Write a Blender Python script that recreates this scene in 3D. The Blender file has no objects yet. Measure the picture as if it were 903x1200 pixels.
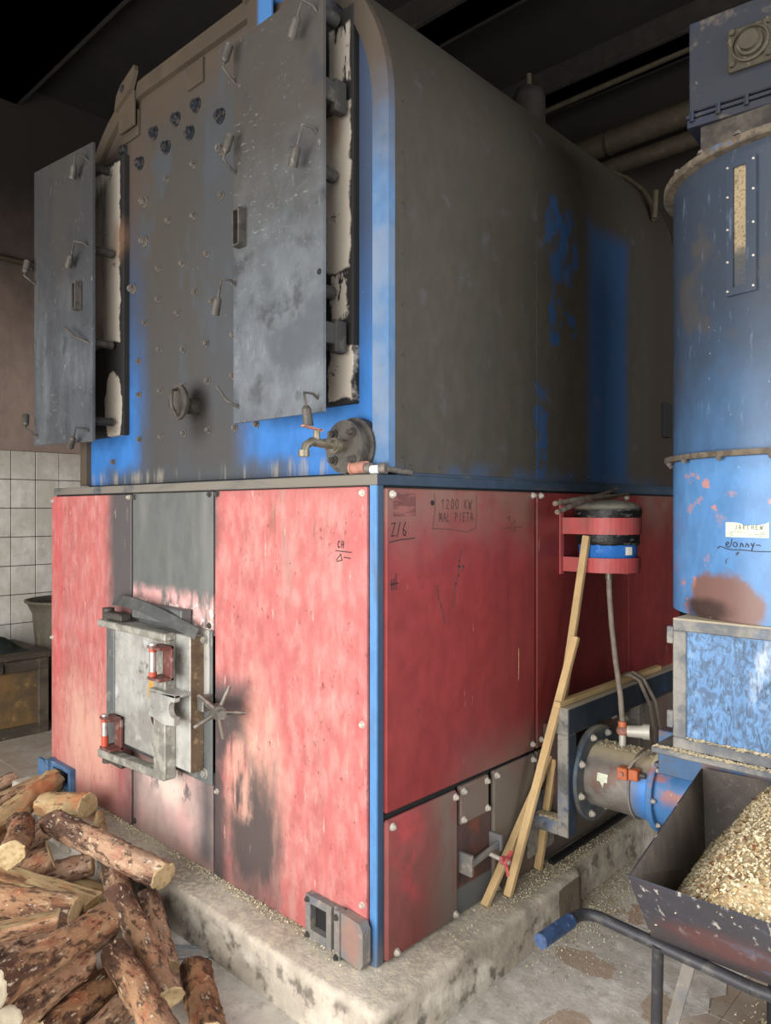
import bpy, bmesh, math, random
from mathutils import Vector, Matrix, noise as mnoise
random.seed(7)
PI = math.pi
scene = bpy.context.scene
COL = scene.collection

# ------------------------------------------------------------------ camera
cam_d = bpy.data.cameras.new('camera')
cam = bpy.data.objects.new('camera', cam_d); COL.objects.link(cam)
cam.location = (1.608, -1.666, 1.6)
cam.rotation_euler = (PI / 2, 0, math.radians(43.3))
cam_d.sensor_fit = 'HORIZONTAL'; cam_d.sensor_width = 36.0
cam_d.lens = 36.0 * 868.0 / 903.0
cam_d.shift_y = -3.0 / 903.0
cam_d.clip_start = 0.05; cam_d.clip_end = 60
scene.camera = cam

# ------------------------------------------------------------------ light
world = bpy.data.worlds.new('overcast_sky'); scene.world = world
world.use_nodes = True
bg = world.node_tree.nodes['Background']
bg.inputs[0].default_value = (0.86, 0.93, 1.0, 1); bg.inputs[1].default_value = 1.0

def area(name, loc, rot, sx, sy, power, col):
    d = bpy.data.lights.new(name, 'AREA'); d.shape = 'RECTANGLE'
    d.size = sx; d.size_y = sy; d.energy = power; d.color = col
    o = bpy.data.objects.new(name, d); COL.objects.link(o)
    o.location = loc; o.rotation_euler = rot
    return o
# daylight through the big gate behind the camera, and two added fill lamps
area('gate_daylight', (0.1, -3.55, 1.35), (PI / 2, 0, 0), 5.4, 2.5, 385, (1.0, 0.97, 0.93))
area('overhead_fill', (0.9, -2.55, 4.97), (0, 0, 0), 4.4, 1.7, 55, (1.0, 0.98, 0.95))  # unseen fill from above, added to brighten the floor
area('side_fill', (3.95, 0.4, 2.6), (PI / 2, 0, PI / 2), 3.0, 2.0, 190, (0.97, 0.98, 1.0))  # unseen fill from the right, added for the side face and floor

scene.view_settings.view_transform = 'Standard'
scene.view_settings.look = 'None'
scene.view_settings.exposure = 0.0
scene.view_settings.gamma = 1.0
scene.view_settings.use_curve_mapping = False

# ------------------------------------------------------------------ material helpers
def lin(h):
    h = h.lstrip('#')
    out = []
    for i in (0, 2, 4):
        c = int(h[i:i + 2], 16) / 255.0
        out.append(c / 12.92 if c <= 0.04045 else ((c + 0.055) / 1.055) ** 2.4)
    return (*out, 1.0)

class N:
    def __init__(s, name):
        s.m = bpy.data.materials.new(name); s.m.use_nodes = True
        s.t = s.m.node_tree; s.b = s.t.nodes['Principled BSDF']; s._p = s._o = None
        s.b.inputs['Specular IOR Level'].default_value = 0.35
    def node(s, ty): return s.t.nodes.new(ty)
    def set(s, sock, v):
        if hasattr(v, 'is_output'): s.t.links.new(v, sock)
        else: sock.default_value = v
    @property
    def pos(s):
        if s._p is None: s._p = s.node('ShaderNodeNewGeometry').outputs['Position']
        return s._p
    @property
    def obj(s):
        if s._o is None: s._o = s.node('ShaderNodeTexCoord').outputs['Object']
        return s._o
    def mth(s, op, a, b=0.0, clamp=False):
        n = s.node('ShaderNodeMath'); n.operation = op; n.use_clamp = clamp
        s.set(n.inputs[0], a); s.set(n.inputs[1], b); return n.outputs[0]
    def mr(s, x, a, b, c=0.0, d=1.0):
        n = s.node('ShaderNodeMapRange'); n.clamp = True; n.interpolation_type = 'SMOOTHSTEP'
        s.set(n.inputs[0], x); n.inputs[1].default_value = a; n.inputs[2].default_value = b
        n.inputs[3].default_value = c; n.inputs[4].default_value = d
        return n.outputs[0]
    def vm(s, sc, vec=None, off=(0, 0, 0)):
        n = s.node('ShaderNodeMapping'); n.inputs['Scale'].default_value = sc
        n.inputs['Location'].default_value = off
        s.set(n.inputs['Vector'], vec if vec is not None else s.pos); return n.outputs[0]
    def noise(s, scale, sc=(1, 1, 1), detail=5, rough=0.6, vec=None, dist=0.0, off=(0, 0, 0)):
        n = s.node('ShaderNodeTexNoise'); n.inputs['Scale'].default_value = scale
        n.inputs['Detail'].default_value = detail; n.inputs['Roughness'].default_value = rough
        n.inputs['Distortion'].default_value = dist
        s.set(n.inputs['Vector'], s.vm(sc, vec, off)); return n.outputs['Fac']
    def S(s, scale, a, b, sc=(1, 1, 1), off=(0, 0, 0), detail=5, vec=None, dist=0.0):
        return s.mr(s.noise(scale, sc, detail, 0.62, vec, dist, off), a, b)
    def vor(s, scale, sc=(1, 1, 1), vec=None, feature='F1', out='Distance'):
        n = s.node('ShaderNodeTexVoronoi'); n.feature = feature; n.inputs['Scale'].default_value = scale
        s.set(n.inputs['Vector'], s.vm(sc, vec)); return n.outputs[out]
    def xyz(s, v=None):
        n = s.node('ShaderNodeSeparateXYZ'); s.set(n.inputs[0], v if v is not None else s.pos); return n.outputs
    def G(s, ax, a, b, nz=0.0, ns=5, sc=(1, 1, 1)):
        v = s.xyz()['XYZ'.index(ax)]
        if nz: v = s.mth('ADD', v, s.mth('MULTIPLY', s.mth('SUBTRACT', s.noise(ns, sc), 0.5), nz))
        return s.mr(v, a, b)
    def R(s, x=None, y=None, z=None, edge=0.05, nz=0.0, ns=6, sc=(1, 1, 1)):
        """soft box mask in world coordinates with a noisy border"""
        o = s.xyz(); d = None
        for k, rg in zip((0, 1, 2), (x, y, z)):
            if rg is None: continue
            c, h = (rg[0] + rg[1]) / 2, abs(rg[1] - rg[0]) / 2
            v = s.mth('SUBTRACT', h, s.mth('ABSOLUTE', s.mth('SUBTRACT', o[k], c)))
            d = v if d is None else s.mth('MINIMUM', d, v)
        if nz: d = s.mth('ADD', d, s.mth('MULTIPLY', s.mth('SUBTRACT', s.noise(ns, sc, 6, 0.65), 0.5), nz))
        return s.mr(d, 0, edge)
    def B(s, c, r, soft=0.6, nz=0.3, ns=6, sc=(1, 1, 1)):
        """soft ellipsoid mask"""
        n = s.node('ShaderNodeMapping'); n.vector_type = 'TEXTURE'
        n.inputs['Location'].default_value = c; n.inputs['Scale'].default_value = r
        s.set(n.inputs['Vector'], s.pos)
        l = s.node('ShaderNodeVectorMath'); l.operation = 'LENGTH'; s.set(l.inputs[0], n.outputs[0])
        d = s.mth('SUBTRACT', 1.0, l.outputs['Value'])
        if nz: d = s.mth('ADD', d, s.mth('MULTIPLY', s.mth('SUBTRACT', s.noise(ns, sc, 6, 0.65), 0.5), 2 * nz))
        return s.mr(d, 0, soft)
    def mul(s, *a):
        r = a[0]
        for x in a[1:]: r = s.mth('MULTIPLY', r, x)
        return r
    def mx(s, *a):
        r = a[0]
        for x in a[1:]: r = s.mth('MAXIMUM', r, x)
        return r
    def mix(s, a, b, f):
        n = s.node('ShaderNodeMix'); n.data_type = 'RGBA'
        s.set(n.inputs[0], f)
        s.set(n.inputs[6], lin(a) if isinstance(a, str) else a); s.set(n.inputs[7], lin(b) if isinstance(b, str) else b)
        return n.outputs[2]

MATS = {}
def mat(name, base, layers=(), rough=0.6, metal=0.0, bump=0.0, bscale=40, bsc=(1, 1, 1), obj=False, grain=0.12, gscale=18, extra=None):
    """base colour, then (colour, mask function) layers painted over it in order"""
    n = N(name)
    if obj: n._p = n.obj
    c = base
    if grain:
        f = n.S(gscale, 0.3, 0.7, (1, 1, 0.6))
        a = lin(base)
        c = n.mix(tuple(v * (1 - grain) for v in a[:3]) + (1,), tuple(min(1, v * (1 + grain)) for v in a[:3]) + (1,), f)
    for col, mk in layers:
        m = mk(n) if callable(mk) else mk
        c = n.mix(c, col, m)
    n.set(n.b.inputs['Base Color'], lin(c) if isinstance(c, str) else c)
    n.b.inputs['Metallic'].default_value = metal
    if callable(rough): n.set(n.b.inputs['Roughness'], rough(n))
    else: n.b.inputs['Roughness'].default_value = rough
    if bump:
        b = n.node('ShaderNodeBump'); b.inputs['Strength'].default_value = bump; b.inputs['Distance'].default_value = 0.01
        n.set(b.inputs['Height'], n.noise(bscale, bsc, 6, 0.65)); n.t.links.new(b.outputs[0], n.b.inputs['Normal'])
    if extra: extra(n)
    MATS[name] = n.m
    return n.m

# ------------------------------------------------------------------ materials
SOOT = '#424445'
VS = (1, 1, 0.18)     # vertical streaks
mat('red_front', '#a05a57', [
    ('#b98a84', lambda n: n.mul(n.S(22, 0.38, 0.72, (1, 1, 0.5), (0, 0, 0), 8), 0.5)),
    ('#b93c44', lambda n: n.mx(n.mul(n.R(x=(-2.42, -2.2), edge=0.2), 0.75), n.mul(n.R(x=(-0.14, 0), edge=0.14), 0.55))),
    ('#c29a88', lambda n: n.mul(n.mx(n.B((-0.62, 0, 0.55), (0.28, 1, 0.55), 0.8, 0.5), n.B((-2.0, 0, 0.45), (0.5, 1, 0.45), 0.9, 0.5)), 0.75)),
    ('#b9a596', lambda n: n.mul(n.S(26, 0.55, 0.72, (1, 1, 0.3)), n.R(z=(0.1, 1.3), edge=0.6), 0.35)),
    ('#7d5f58', lambda n: n.mul(n.R(z=(-0.4, 0.36), edge=0.22, nz=0.15), n.R(x=(-2.5, -0.45), edge=0.15, nz=0.1), 0.6)),
    ('#8d5350', lambda n: n.mul(n.R(x=(-0.9, 0.1), z=(1.6, 1.8), edge=0.08, nz=0.06), 0.6)),
    ('#5c4a30', lambda n: n.mul(n.B((-0.38, 0, 1.56), (0.22, 1, 0.14), 0.6, 0.4), n.S(30, 0.5, 0.68, VS), 0.6)),
    ('#8f7a72', lambda n: n.mul(n.S(14, 0.5, 0.72, (1.3, 1, 0.12), (3, 0, 1)), n.S(2.5, 0.35, 0.6, (1, 1, 1), (5, 0, 0)), 0.6)),
    ('#9c4a4c', lambda n: n.mul(n.S(11, 0.5, 0.7, (1.2, 1, 0.25), (8, 0, 4)), 0.45)),
    ('#3a2a28', lambda n: n.mul(n.S(75, 0.60, 0.66, (1, 1, 0.6), (1, 0, 1), 3), n.S(5, 0.48, 0.62), 0.6)),
    ('#571f22', lambda n: n.mul(n.S(34, 0.64, 0.71, (1, 1, 0.6)), n.S(3.1, 0.4, 0.6), 0.75)),
    (SOOT, lambda n: n.mx(n.mul(n.R(x=(-1.82, -1.2), z=(1.05, 2.4), edge=0.14, nz=0.10, ns=5), 0.96),
                          n.mul(n.R(x=(-1.80, -1.2), z=(-0.4, 1.2), edge=0.35, nz=0.25), 0.75), n.mul(n.R(x=(-1.2, -0.80), z=(1.35, 2.2), edge=0.10, nz=0.12), 0.8))),
    ('#383738', lambda n: n.mul(n.mx(n.R(x=(-1.2, -0.60), z=(0.55, 1.0), edge=0.12, nz=0.22, ns=4), n.R(x=(-1.2, -0.70), z=(-0.2, 0.7), edge=0.14, nz=0.16, ns=6), n.B((-0.62, 0, 0.40), (0.24, 1, 0.40), 0.6, 0.5, 6, (1.3, 1, 0.5))),
                               n.mth('SUBTRACT', 1.0, n.mul(n.B((-0.72, 0, 0.58), (0.12, 1, 0.20), 0.5, 0.6, 8), n.S(16, 0.35, 0.55, (1.5, 1, 0.3)), 0.85)), 0.93)),
    ('#f0c9bd', lambda n: n.mul(n.S(45, 0.66, 0.73, (1.2, 1, 0.15)), 0.5)),
], rough=0.5, bump=0.10, bscale=55)
mat('soot_front', '#545655', [
    ('#545655', lambda n: n.mul(n.S(4, 0.4, 0.65), 0.8)),
    ('#73736f', lambda n: n.mul(n.S(6, 0.5, 0.75, VS), 0.45)),
    ('#cf9c98', lambda n: n.mul(n.R(z=(0.9, 1.29), edge=0.07, nz=0.10, ns=9), n.S(20, 0.35, 0.6, (1, 1, 0.35)), 0.85)),
    ('#e3d6cb', lambda n: n.mul(n.R(z=(0.9, 1.23), edge=0.04, nz=0.06, ns=14), n.S(40, 0.5, 0.62), 0.8)),
], rough=0.55, bump=0.06)
mat('burnt_front', '#9b8680', [
    ('#b98f8a', lambda n: n.mul(n.S(5, 0.45, 0.7), 0.7)),
    ('#cdbfb2', lambda n: n.mul(n.B((-1.22, 0, 0.46), (0.2, 1, 0.16), 0.7, 0.5), 0.7)),
    ('#3d3c3f', lambda n: n.mx(n.mul(n.R(x=(-1.05, -0.8), z=(0.1, 0.8), edge=0.14, nz=0.12), 0.85), n.mul(n.R(x=(-1.6, -1.42), z=(0.1, 0.8), edge=0.1, nz=0.1), 0.7),
                               n.mul(n.S(16, 0.56, 0.66, (1, 1, 0.5)), n.R(z=(0.35, 0.7), edge=0.1), 0.8))),
    ('#8c6c66', lambda n: n.mul(n.R(z=(0, 0.24), edge=0.08), 0.5)),
], rough=0.55, bump=0.08)
def side_layers(extra=()):
    return [
    ('#8f3f3e', lambda n: n.mul(n.R(y=(-0.1, 0.3), edge=0.35), n.S(4, 0.35, 0.65), 0.55)),
    ('#5e2626', lambda n: n.mul(n.S(2.4, 0.35, 0.7, (1, 1, 0.5)), 0.5)),
    ('#6d5a50', lambda n: n.mul(n.R(z=(1.38, 2.2), edge=0.3, nz=0.25, ns=4), n.S(2.2, 0.35, 0.6), 0.75)),
    ('#675e54', lambda n: n.mul(n.R(z=(-0.6, 0.86), edge=0.35, nz=0.25, ns=4), n.R(y=(0.22, 3), edge=0.5), 0.85)),
    ('#3a2320', lambda n: n.mul(n.R(y=(1.55, 3), edge=0.8), n.S(3, 0.3, 0.7), 0.6)),
    ('#d9a3a0', lambda n: n.mul(n.S(38, 0.69, 0.75, (1, 1.4, 0.14)), 0.45)),
    ('#3a2321', lambda n: n.mul(n.S(22, 0.66, 0.73, (1, 1, 0.7)), n.R(y=(0, 0.3), edge=0.15), 0.7)),
    ] + list(extra)
mat('red_side', '#762c2c', side_layers(), rough=0.42, bump=0.08, bscale=35)
mat('grimy_red', '#6c403c', side_layers([('#625b52', lambda n: n.mul(n.S(5, 0.35, 0.6, (1, 1, 0.6)), n.R(y=(0.16, 3), edge=0.2), 0.8)),
                                         ('#a63a3f', lambda n: n.mul(n.R(y=(0, 0.26), z=(0.25, 0.7), edge=0.18, nz=0.1), n.S(6, 0.35, 0.6), 0.8))]), rough=0.55, bump=0.10)
mat('rust_dark', '#4a3733', [('#6b3a26', lambda n: n.mul(n.S(9, 0.5, 0.7), 0.8)), ('#2b2628', lambda n: n.mul(n.S(5, 0.5, 0.7), 0.8)),
                             ('#595a5a', lambda n: n.R(z=(0.1, 0.268), edge=0.01))], rough=0.75, bump=0.2)
mat('blue_post', '#45719e', [('#2a3f55', lambda n: n.G('Y', 0.004, 0.008)), ('#4b4a48', lambda n: n.mul(n.S(14, 0.5, 0.7, VS), 0.6)),
                             ('#6a6560', lambda n: n.mul(n.R(z=(0, 0.3), edge=0.15), 0.6))], rough=0.5)
mat('blue_rail', '#283645', [('#67625a', lambda n: n.mul(n.R(y=(-1, 0.004), edge=0.002), n.mx(n.S(6, 0.3, 0.5, (1, 1, 1)), n.G('X', -1.7, -1.4)))),  # dark navy base paints in the shadow gap under the drum
                             ('#4a4a48', lambda n: n.mul(n.S(12, 0.5, 0.7, (0.3, 0.3, 2)), 0.6))], rough=0.7, bump=0.1)
mat('void_dark', '#1b1a1a', rough=0.9)
mat('vessel_front', '#2b629f', [
    ('#363d4c', lambda n: n.mul(n.G('Z', 1.9, 2.6, 0.35), 0.92)),  # darkens upward: soot plus the dimmer upper light put into the colour
    ('#3e3b36', lambda n: n.mul(n.R(x=(-1.76, -0.64), z=(1.2, 4.2), edge=0.26, nz=0.22, ns=5, sc=(1, 1, 0.4)), 0.97)),
    ('#3d3f42', lambda n: n.mul(n.R(x=(-1.2, -0.30), z=(1.90, 4.2), edge=0.2, nz=0.15), 0.85)),
    ('#493e34', lambda n: n.mul(n.mx(n.mul(n.R(x=(-2.3, -1.35), edge=0.3, nz=0.3), n.G('Z', 2.55, 3.15, 0.4)), n.G('Z', 3.2, 3.5, 0.2)), 0.92)),
    ('#3f4348', lambda n: n.mul(n.S(5, 0.52, 0.62, (1, 1, 0.4)), n.R(x=(-1.66, -0.76), edge=0.06), 0.75)),
    ('#3d4043', lambda n: n.mul(n.R(z=(1.6, 1.83), edge=0.09, nz=0.12, ns=10, sc=(1, 1, 0.3)), n.R(x=(-2.1, -0.35), edge=0.25), 0.85)),
    ('#837c72', lambda n: n.mul(n.R(z=(1.6, 1.80), edge=0.05, nz=0.1, ns=24, sc=(1, 1, 0.1)), n.S(18, 0.5, 0.65, (1, 1, 0.1)), 0.7)),
    ('#241f1c', lambda n: n.mul(n.B((-1.12, 0.08, 1.99), (0.13, 1, 0.16), 0.8, 0.15), 0.85)),
    ('#c7bfae', lambda n: n.mul(n.S(60, 0.71, 0.76), 0.5)),
], rough=0.6, bump=0.07, bscale=30)
mat('vessel_side', '#39352d', [
    ('#33312d', lambda n: n.mul(n.S(1.6, 0.4, 0.65, (1, 1, 0.6)), 0.8)),
    ('#2e2820', lambda n: n.mul(n.G('Z', 2.3, 3.2), 0.55)),  # top of the jacket: soot deepened to carry the weak light up there
    ('#1d3c60', lambda n: n.mx(n.mul(n.R(y=(1.31, 1.80), z=(1.5, 2.93), edge=0.12, nz=0.06, ns=5, sc=(1, 1, 0.3)), 0.97),
                               n.mul(n.B((0, 1.13, 2.72), (1, 0.17, 0.20), 0.3, 0.8, 9), n.S(17, 0.42, 0.54, (1, 1, 0.6)), 0.95),
                               n.mul(n.B((0, 1.14, 2.43), (1, 0.12, 0.20), 0.3, 0.7, 9), n.S(9, 0.5, 0.56), 0.95),
                               n.mul(n.B((0, 0.965, 1.92), (1, 0.06, 0.26), 0.3, 0.9, 13), n.S(20, 0.4, 0.55), 0.85))),
    ('#2c3f58', lambda n: n.mul(n.R(z=(1.6, 1.79), edge=0.07, nz=0.05), n.S(6, 0.35, 0.65), 0.75)),
    ('#4b4854', lambda n: n.mul(n.S(8, 0.6, 0.7), 0.35)),
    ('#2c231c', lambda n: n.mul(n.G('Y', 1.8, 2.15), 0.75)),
], rough=0.62, bump=0.05, bscale=20)
mat('vessel_lip', '#446487', [
    ('#6d7480', lambda n: n.mul(n.R(x=(-0.3, 0.1), z=(1.7, 3.3), edge=0.2), n.S(3.5, 0.4, 0.6), 0.75)),
    ('#443b32', lambda n: n.mx(n.G('Z', 2.55, 3.1, 0.3), n.G('X', -0.35, -0.6))),  # brown grime on the arch, deepened to paint in its dimness
    ('#4f4538', lambda n: n.mul(n.G('X', -1.0, -1.3), n.S(9, 0.35, 0.6), 0.6)),
    ('#3a6fa8', lambda n: n.mul(n.R(x=(-0.68, -0.50), edge=0.03), n.G('Z', 3.3, 3.4), 0.8)),
], rough=0.55, bump=0.06)
mat('flaked_door', '#1f1e1d', [
    ('#aaa195', lambda n: n.mx(
        n.mul(n.R(x=(-2.05, -1.755), z=(2.40, 3.28), edge=0.012, nz=0.09, ns=9), 1.0),
        n.mul(n.B((-1.83, 0.03, 2.08), (0.09, 1, 0.19), 0.08, 0.35, 12), 1.0),
        n.R(x=(-0.30, -0.165), z=(2.40, 2.97), edge=0.012, nz=0.05, ns=16),
        n.mul(n.R(x=(-0.28, -0.165), z=(3.03, 3.24), edge=0.012, nz=0.05), n.S(30, 0.42, 0.47, (1, 1, 0.22))),
        n.mul(n.R(x=(-0.27, -0.18), z=(2.24, 2.40), edge=0.012, nz=0.07, ns=20), n.S(25, 0.42, 0.47, (1, 1, 0.4))),
        n.R(x=(-0.28, -0.155), z=(1.965, 2.15), edge=0.012, nz=0.07, ns=14))),
    ('#8a6a52', lambda n: n.mul(n.mx(n.B((-1.78, 0, 2.9), (0.09, 1, 0.15), 0.8, 0.4), n.B((-0.25, 0, 2.9), (0.06, 1, 0.13), 0.8, 0.4)), 0.6)),
    ('#23211f', lambda n: n.mx(n.mul(n.R(x=(-2.3, -1.90), edge=0.04, nz=0.06), n.S(12, 0.45, 0.65, VS), 0.7), n.mul(n.S(26, 0.64, 0.69), 0.8))),
], rough=0.85, bump=0.25, bscale=30)
mat('shield_steel', '#666b70', [
    ('#4b4f54', lambda n: n.mul(n.S(3.5, 0.42, 0.65), 0.85)),
    ('#48433d', lambda n: n.mul(n.G('Z', 2.25, 3.0, 0.5), 0.9)),  # brownish dirt towards the top, darkened further as painted shade
    ('#3f4043', lambda n: n.mul(n.S(4.5, 0.55, 0.68, (1, 1, 1), (3, 1, 2)), 0.85)),
    ('#3d3f43', lambda n: n.mul(n.G('X', -1.2, -1.7), n.S(7, 0.3, 0.65, VS), 0.7)),
    ('#a4a7aa', lambda n: n.mul(n.S(70, 0.60, 0.70, (1, 1, 0.35), (1, 2, 3)), n.S(4, 0.45, 0.62, (1, 1, 1), (2, 2, 7)), 0.35)),
    ('#a9acaf', lambda n: n.mul(n.S(80, 0.62, 0.70, (0.35, 1, 1.2), (5, 2, 3)), n.S(3, 0.45, 0.62, (1, 1, 1), (9, 2, 7)), 0.35)),
    ('#c6a47c', lambda n: n.mul(n.S(14, 0.76, 0.78), 0.8)),
], rough=0.48, metal=0.35, bump=0.05, bscale=30)
mat('iron_dark', '#4a4641', [('#302e2c', lambda n: n.mul(n.S(22, 0.45, 0.65), 0.8)), ('#716b61', lambda n: n.mul(n.S(40, 0.6, 0.7), 0.5))], rough=0.6, metal=0.3, bump=0.1)
mat('iron_black', '#2b2927', [('#45413b', lambda n: n.mul(n.S(22, 0.5, 0.65), 0.7))], rough=0.75, bump=0.1)
mat('trough_blue', '#3d5d80', [('#7a5a4c', lambda n: n.mul(n.S(7, 0.52, 0.62), 0.7)), ('#4a5562', lambda n: n.mul(n.S(12, 0.5, 0.65), 0.6))], rough=0.5, bump=0.08)
mat('bolt_dusty', '#67605a', [('#4c4844', lambda n: n.mul(n.S(60, 0.45, 0.6), 0.7))], rough=0.6, metal=0.2)
mat('bolt_blue', '#2b2f36', [('#6c5f52', lambda n: n.mul(n.S(60, 0.5, 0.6), 0.5))], rough=0.35, metal=0.3)
mat('bolt_zinc', '#b9b3a8', rough=0.45, metal=0.4)
mat('door_steel', '#b3b3ae', [('#8a8983', lambda n: n.mul(n.S(6, 0.42, 0.65), 0.8)), ('#dcdfe2', lambda n: n.mul(n.S(9, 0.55, 0.7), 0.6)),
                              ('#76583f', lambda n: n.mul(n.S(15, 0.63, 0.72), 0.7)), ('#4d4b49', lambda n: n.mul(n.S(22, 0.62, 0.7), 0.6)),
                              ('#c99b4e', lambda n: n.B((-1.235, -0.075, 0.83), (0.035, 1, 0.06), 0.2, 0.2)),
                              ('#3f2a26', lambda n: n.B((-1.215, -0.075, 0.73), (0.03, 1, 0.035), 0.3, 0.3))], rough=0.42, metal=0.45, bump=0.10)
mat('door_rim', '#98968d', [('#6f6d66', lambda n: n.mul(n.S(14, 0.42, 0.6), 0.8)), ('#c2c0b8', lambda n: n.mul(n.S(24, 0.58, 0.68), 0.6))], rough=0.55, metal=0.35, bump=0.18)
mat('door_rust', '#665543', [('#4f4034', lambda n: n.mul(n.S(14, 0.45, 0.62), 0.8)), ('#a08a6b', lambda n: n.mul(n.S(30, 0.55, 0.68), 0.6))], rough=0.8, metal=0.15, bump=0.3)
mat('door_backing', '#5d6060', [('#aaa79f', lambda n: n.mul(n.R(x=(-0.97, -0.89), z=(0.8, 1.3), edge=0.01, nz=0.03), 0.9)), ('#84827c', lambda n: n.mul(n.S(15, 0.58, 0.68), 0.7))], rough=0.55, metal=0.3, bump=0.12)
mat('rubber', '#3d3e3e', [('#5f5e5a', lambda n: n.mul(n.S(10, 0.45, 0.7), 0.6))], rough=0.8)
mat('red_bracket', '#633b36', [('#8d8078', lambda n: n.mul(n.S(18, 0.5, 0.65), 0.7))], rough=0.5, metal=0.2)
mat('bright_steel', '#c5c4c0', [('#7d7a76', lambda n: n.mul(n.S(20, 0.5, 0.7), 0.6))], rough=0.28, metal=0.8)
mat('red_ring', '#a04430', rough=0.5)
mat('star_steel', '#6a6660', [('#a39f97', lambda n: n.mul(n.S(18, 0.5, 0.7), 0.7))], rough=0.4, metal=0.6)
mat('brass', '#6e675a', [('#5d5748', lambda n: n.mul(n.S(20, 0.45, 0.65), 0.8))], rough=0.45, metal=0.5)
mat('rust_pink', '#9a6a5c', [('#6e5449', lambda n: n.mul(n.S(30, 0.45, 0.65), 0.8))], rough=0.8)
mat('white_wrap', '#d9d8d2', rough=0.6)
mat('concrete', '#b3aa9c', [
    ('#968d80', lambda n: n.mul(n.S(5, 0.4, 0.65), 0.85)),
    ('#d8d2c6', lambda n: n.mul(n.S(4, 0.48, 0.66, (1, 1, 1), (4, 2, 1)), n.R(z=(-0.1, 0.15), edge=0.05), 0.85)),
    ('#5f584f', lambda n: n.mul(n.S(12, 0.50, 0.64), n.R(z=(-0.1, 0.155), edge=0.03), 0.85)),
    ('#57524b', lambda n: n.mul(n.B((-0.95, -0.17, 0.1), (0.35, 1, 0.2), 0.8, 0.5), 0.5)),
    ('#c8bda3', lambda n: n.mul(n.G('Z', 0.155, 0.168), n.S(50, 0.48, 0.6), 0.6)),
    ('#6d6255', lambda n: n.R(x=(0.13, 0.3), y=(0.83, 1.03), z=(-0.1, 0.15), edge=0.005, nz=0.03, ns=9)),
], rough=0.9, bump=0.5, bscale=45)
mat('floor_tile', '#b8afa4', [
    ('#a3917f', lambda n: n.mul(n.S(2.3, 0.4, 0.62), 0.8)),
    ('#c9c3ba', lambda n: n.mul(n.S(3.5, 0.38, 0.56), n.G('X', -0.3, 0.2), 0.95)),
    ('#a2856d', lambda n: n.mul(n.S(3.2, 0.60, 0.63, (1, 1, 1), (0.7, 0.3, 0)), n.G('X', 0.1, 0.25), 0.85)),
    ('#94826f', lambda n: n.mul(n.B((0.95, 0.95, 0), (0.35, 0.45, 1), 0.4, 0.4), 0.8)),
    ('#dcd7cf', lambda n: n.mul(n.S(60, 0.67, 0.71), 0.8)),
    ('#6e645a', lambda n: n.mul(n.S(20, 0.63, 0.7), 0.6)),
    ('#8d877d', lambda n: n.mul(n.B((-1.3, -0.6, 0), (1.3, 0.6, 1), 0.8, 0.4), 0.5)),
], rough=0.7, bump=0.15, bscale=30)
mat('cement_skim', '#b9b3aa', [
    ('#a79f94', lambda n: n.mul(n.S(3.2, 0.4, 0.62), 0.8)), ('#d3cec6', lambda n: n.mul(n.S(7, 0.5, 0.66), 0.7)), ('#8f867b', lambda n: n.mul(n.S(16, 0.56, 0.68), 0.6)),
    ('#9d8974', lambda n: n.mx(n.mul(n.mx(n.B((0.46, 0.36, 0), (0.08, 0.11, 1), 0.06, 0.7, 9), n.B((0.33, 0.72, 0), (0.12, 0.06, 1), 0.06, 0.8, 9), n.B((0.55, 0.10, 0), (0.10, 0.09, 1), 0.06, 0.8, 9), n.B((0.62, 0.66, 0), (0.06, 0.08, 1), 0.06, 0.8, 11)), 0.85))),
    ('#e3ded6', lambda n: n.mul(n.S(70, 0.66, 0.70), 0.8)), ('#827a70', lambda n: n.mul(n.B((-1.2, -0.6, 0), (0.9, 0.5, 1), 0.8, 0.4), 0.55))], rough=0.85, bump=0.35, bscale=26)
mat('floor_grout', '#8d8478', rough=0.9)
mat('wall_tile', '#d0ccc4', [('#b9b3a8', lambda n: n.mul(n.S(3, 0.4, 0.65), 0.7)), ('#b0a596', lambda n: n.mul(n.S(14, 0.55, 0.7), 0.5)), ('#8b7f73', lambda n: n.mul(n.G('Z', 1.75, 2.15, 0.2), 0.55))],
    rough=0.35, bump=0.03)
mat('wall_grout', '#4f4a45', rough=0.9)
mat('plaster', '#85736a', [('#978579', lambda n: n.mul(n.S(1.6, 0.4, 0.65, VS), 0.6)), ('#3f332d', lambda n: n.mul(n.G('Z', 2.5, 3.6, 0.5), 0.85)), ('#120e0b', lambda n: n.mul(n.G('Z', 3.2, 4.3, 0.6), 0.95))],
    rough=0.9, bump=0.2)
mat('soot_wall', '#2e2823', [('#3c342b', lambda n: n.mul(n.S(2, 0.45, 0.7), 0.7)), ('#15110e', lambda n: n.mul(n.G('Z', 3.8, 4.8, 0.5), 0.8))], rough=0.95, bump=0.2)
mat('soot_ceiling', '#110d0b', [('#1d1713', lambda n: n.mul(n.S(2, 0.45, 0.7), 0.7))], rough=0.95)
mat('soot_steel', '#1d1916', [('#2e2822', lambda n: n.mul(n.S(6, 0.45, 0.7), 0.6))], rough=0.8)
mat('pipe_lagging', '#3f382c', [('#524938', lambda n: n.mul(n.S(14, 0.5, 0.7), 0.6))], rough=0.6, metal=0.3, bump=0.1)
mat('chest_frame', '#574c40', [('#3a332c', lambda n: n.mul(n.S(8, 0.45, 0.65, (1, 0.3, 1)), 0.8)), ('#857865', lambda n: n.mul(n.S(30, 0.6, 0.7), 0.5))], rough=0.7, bump=0.15)
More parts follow.
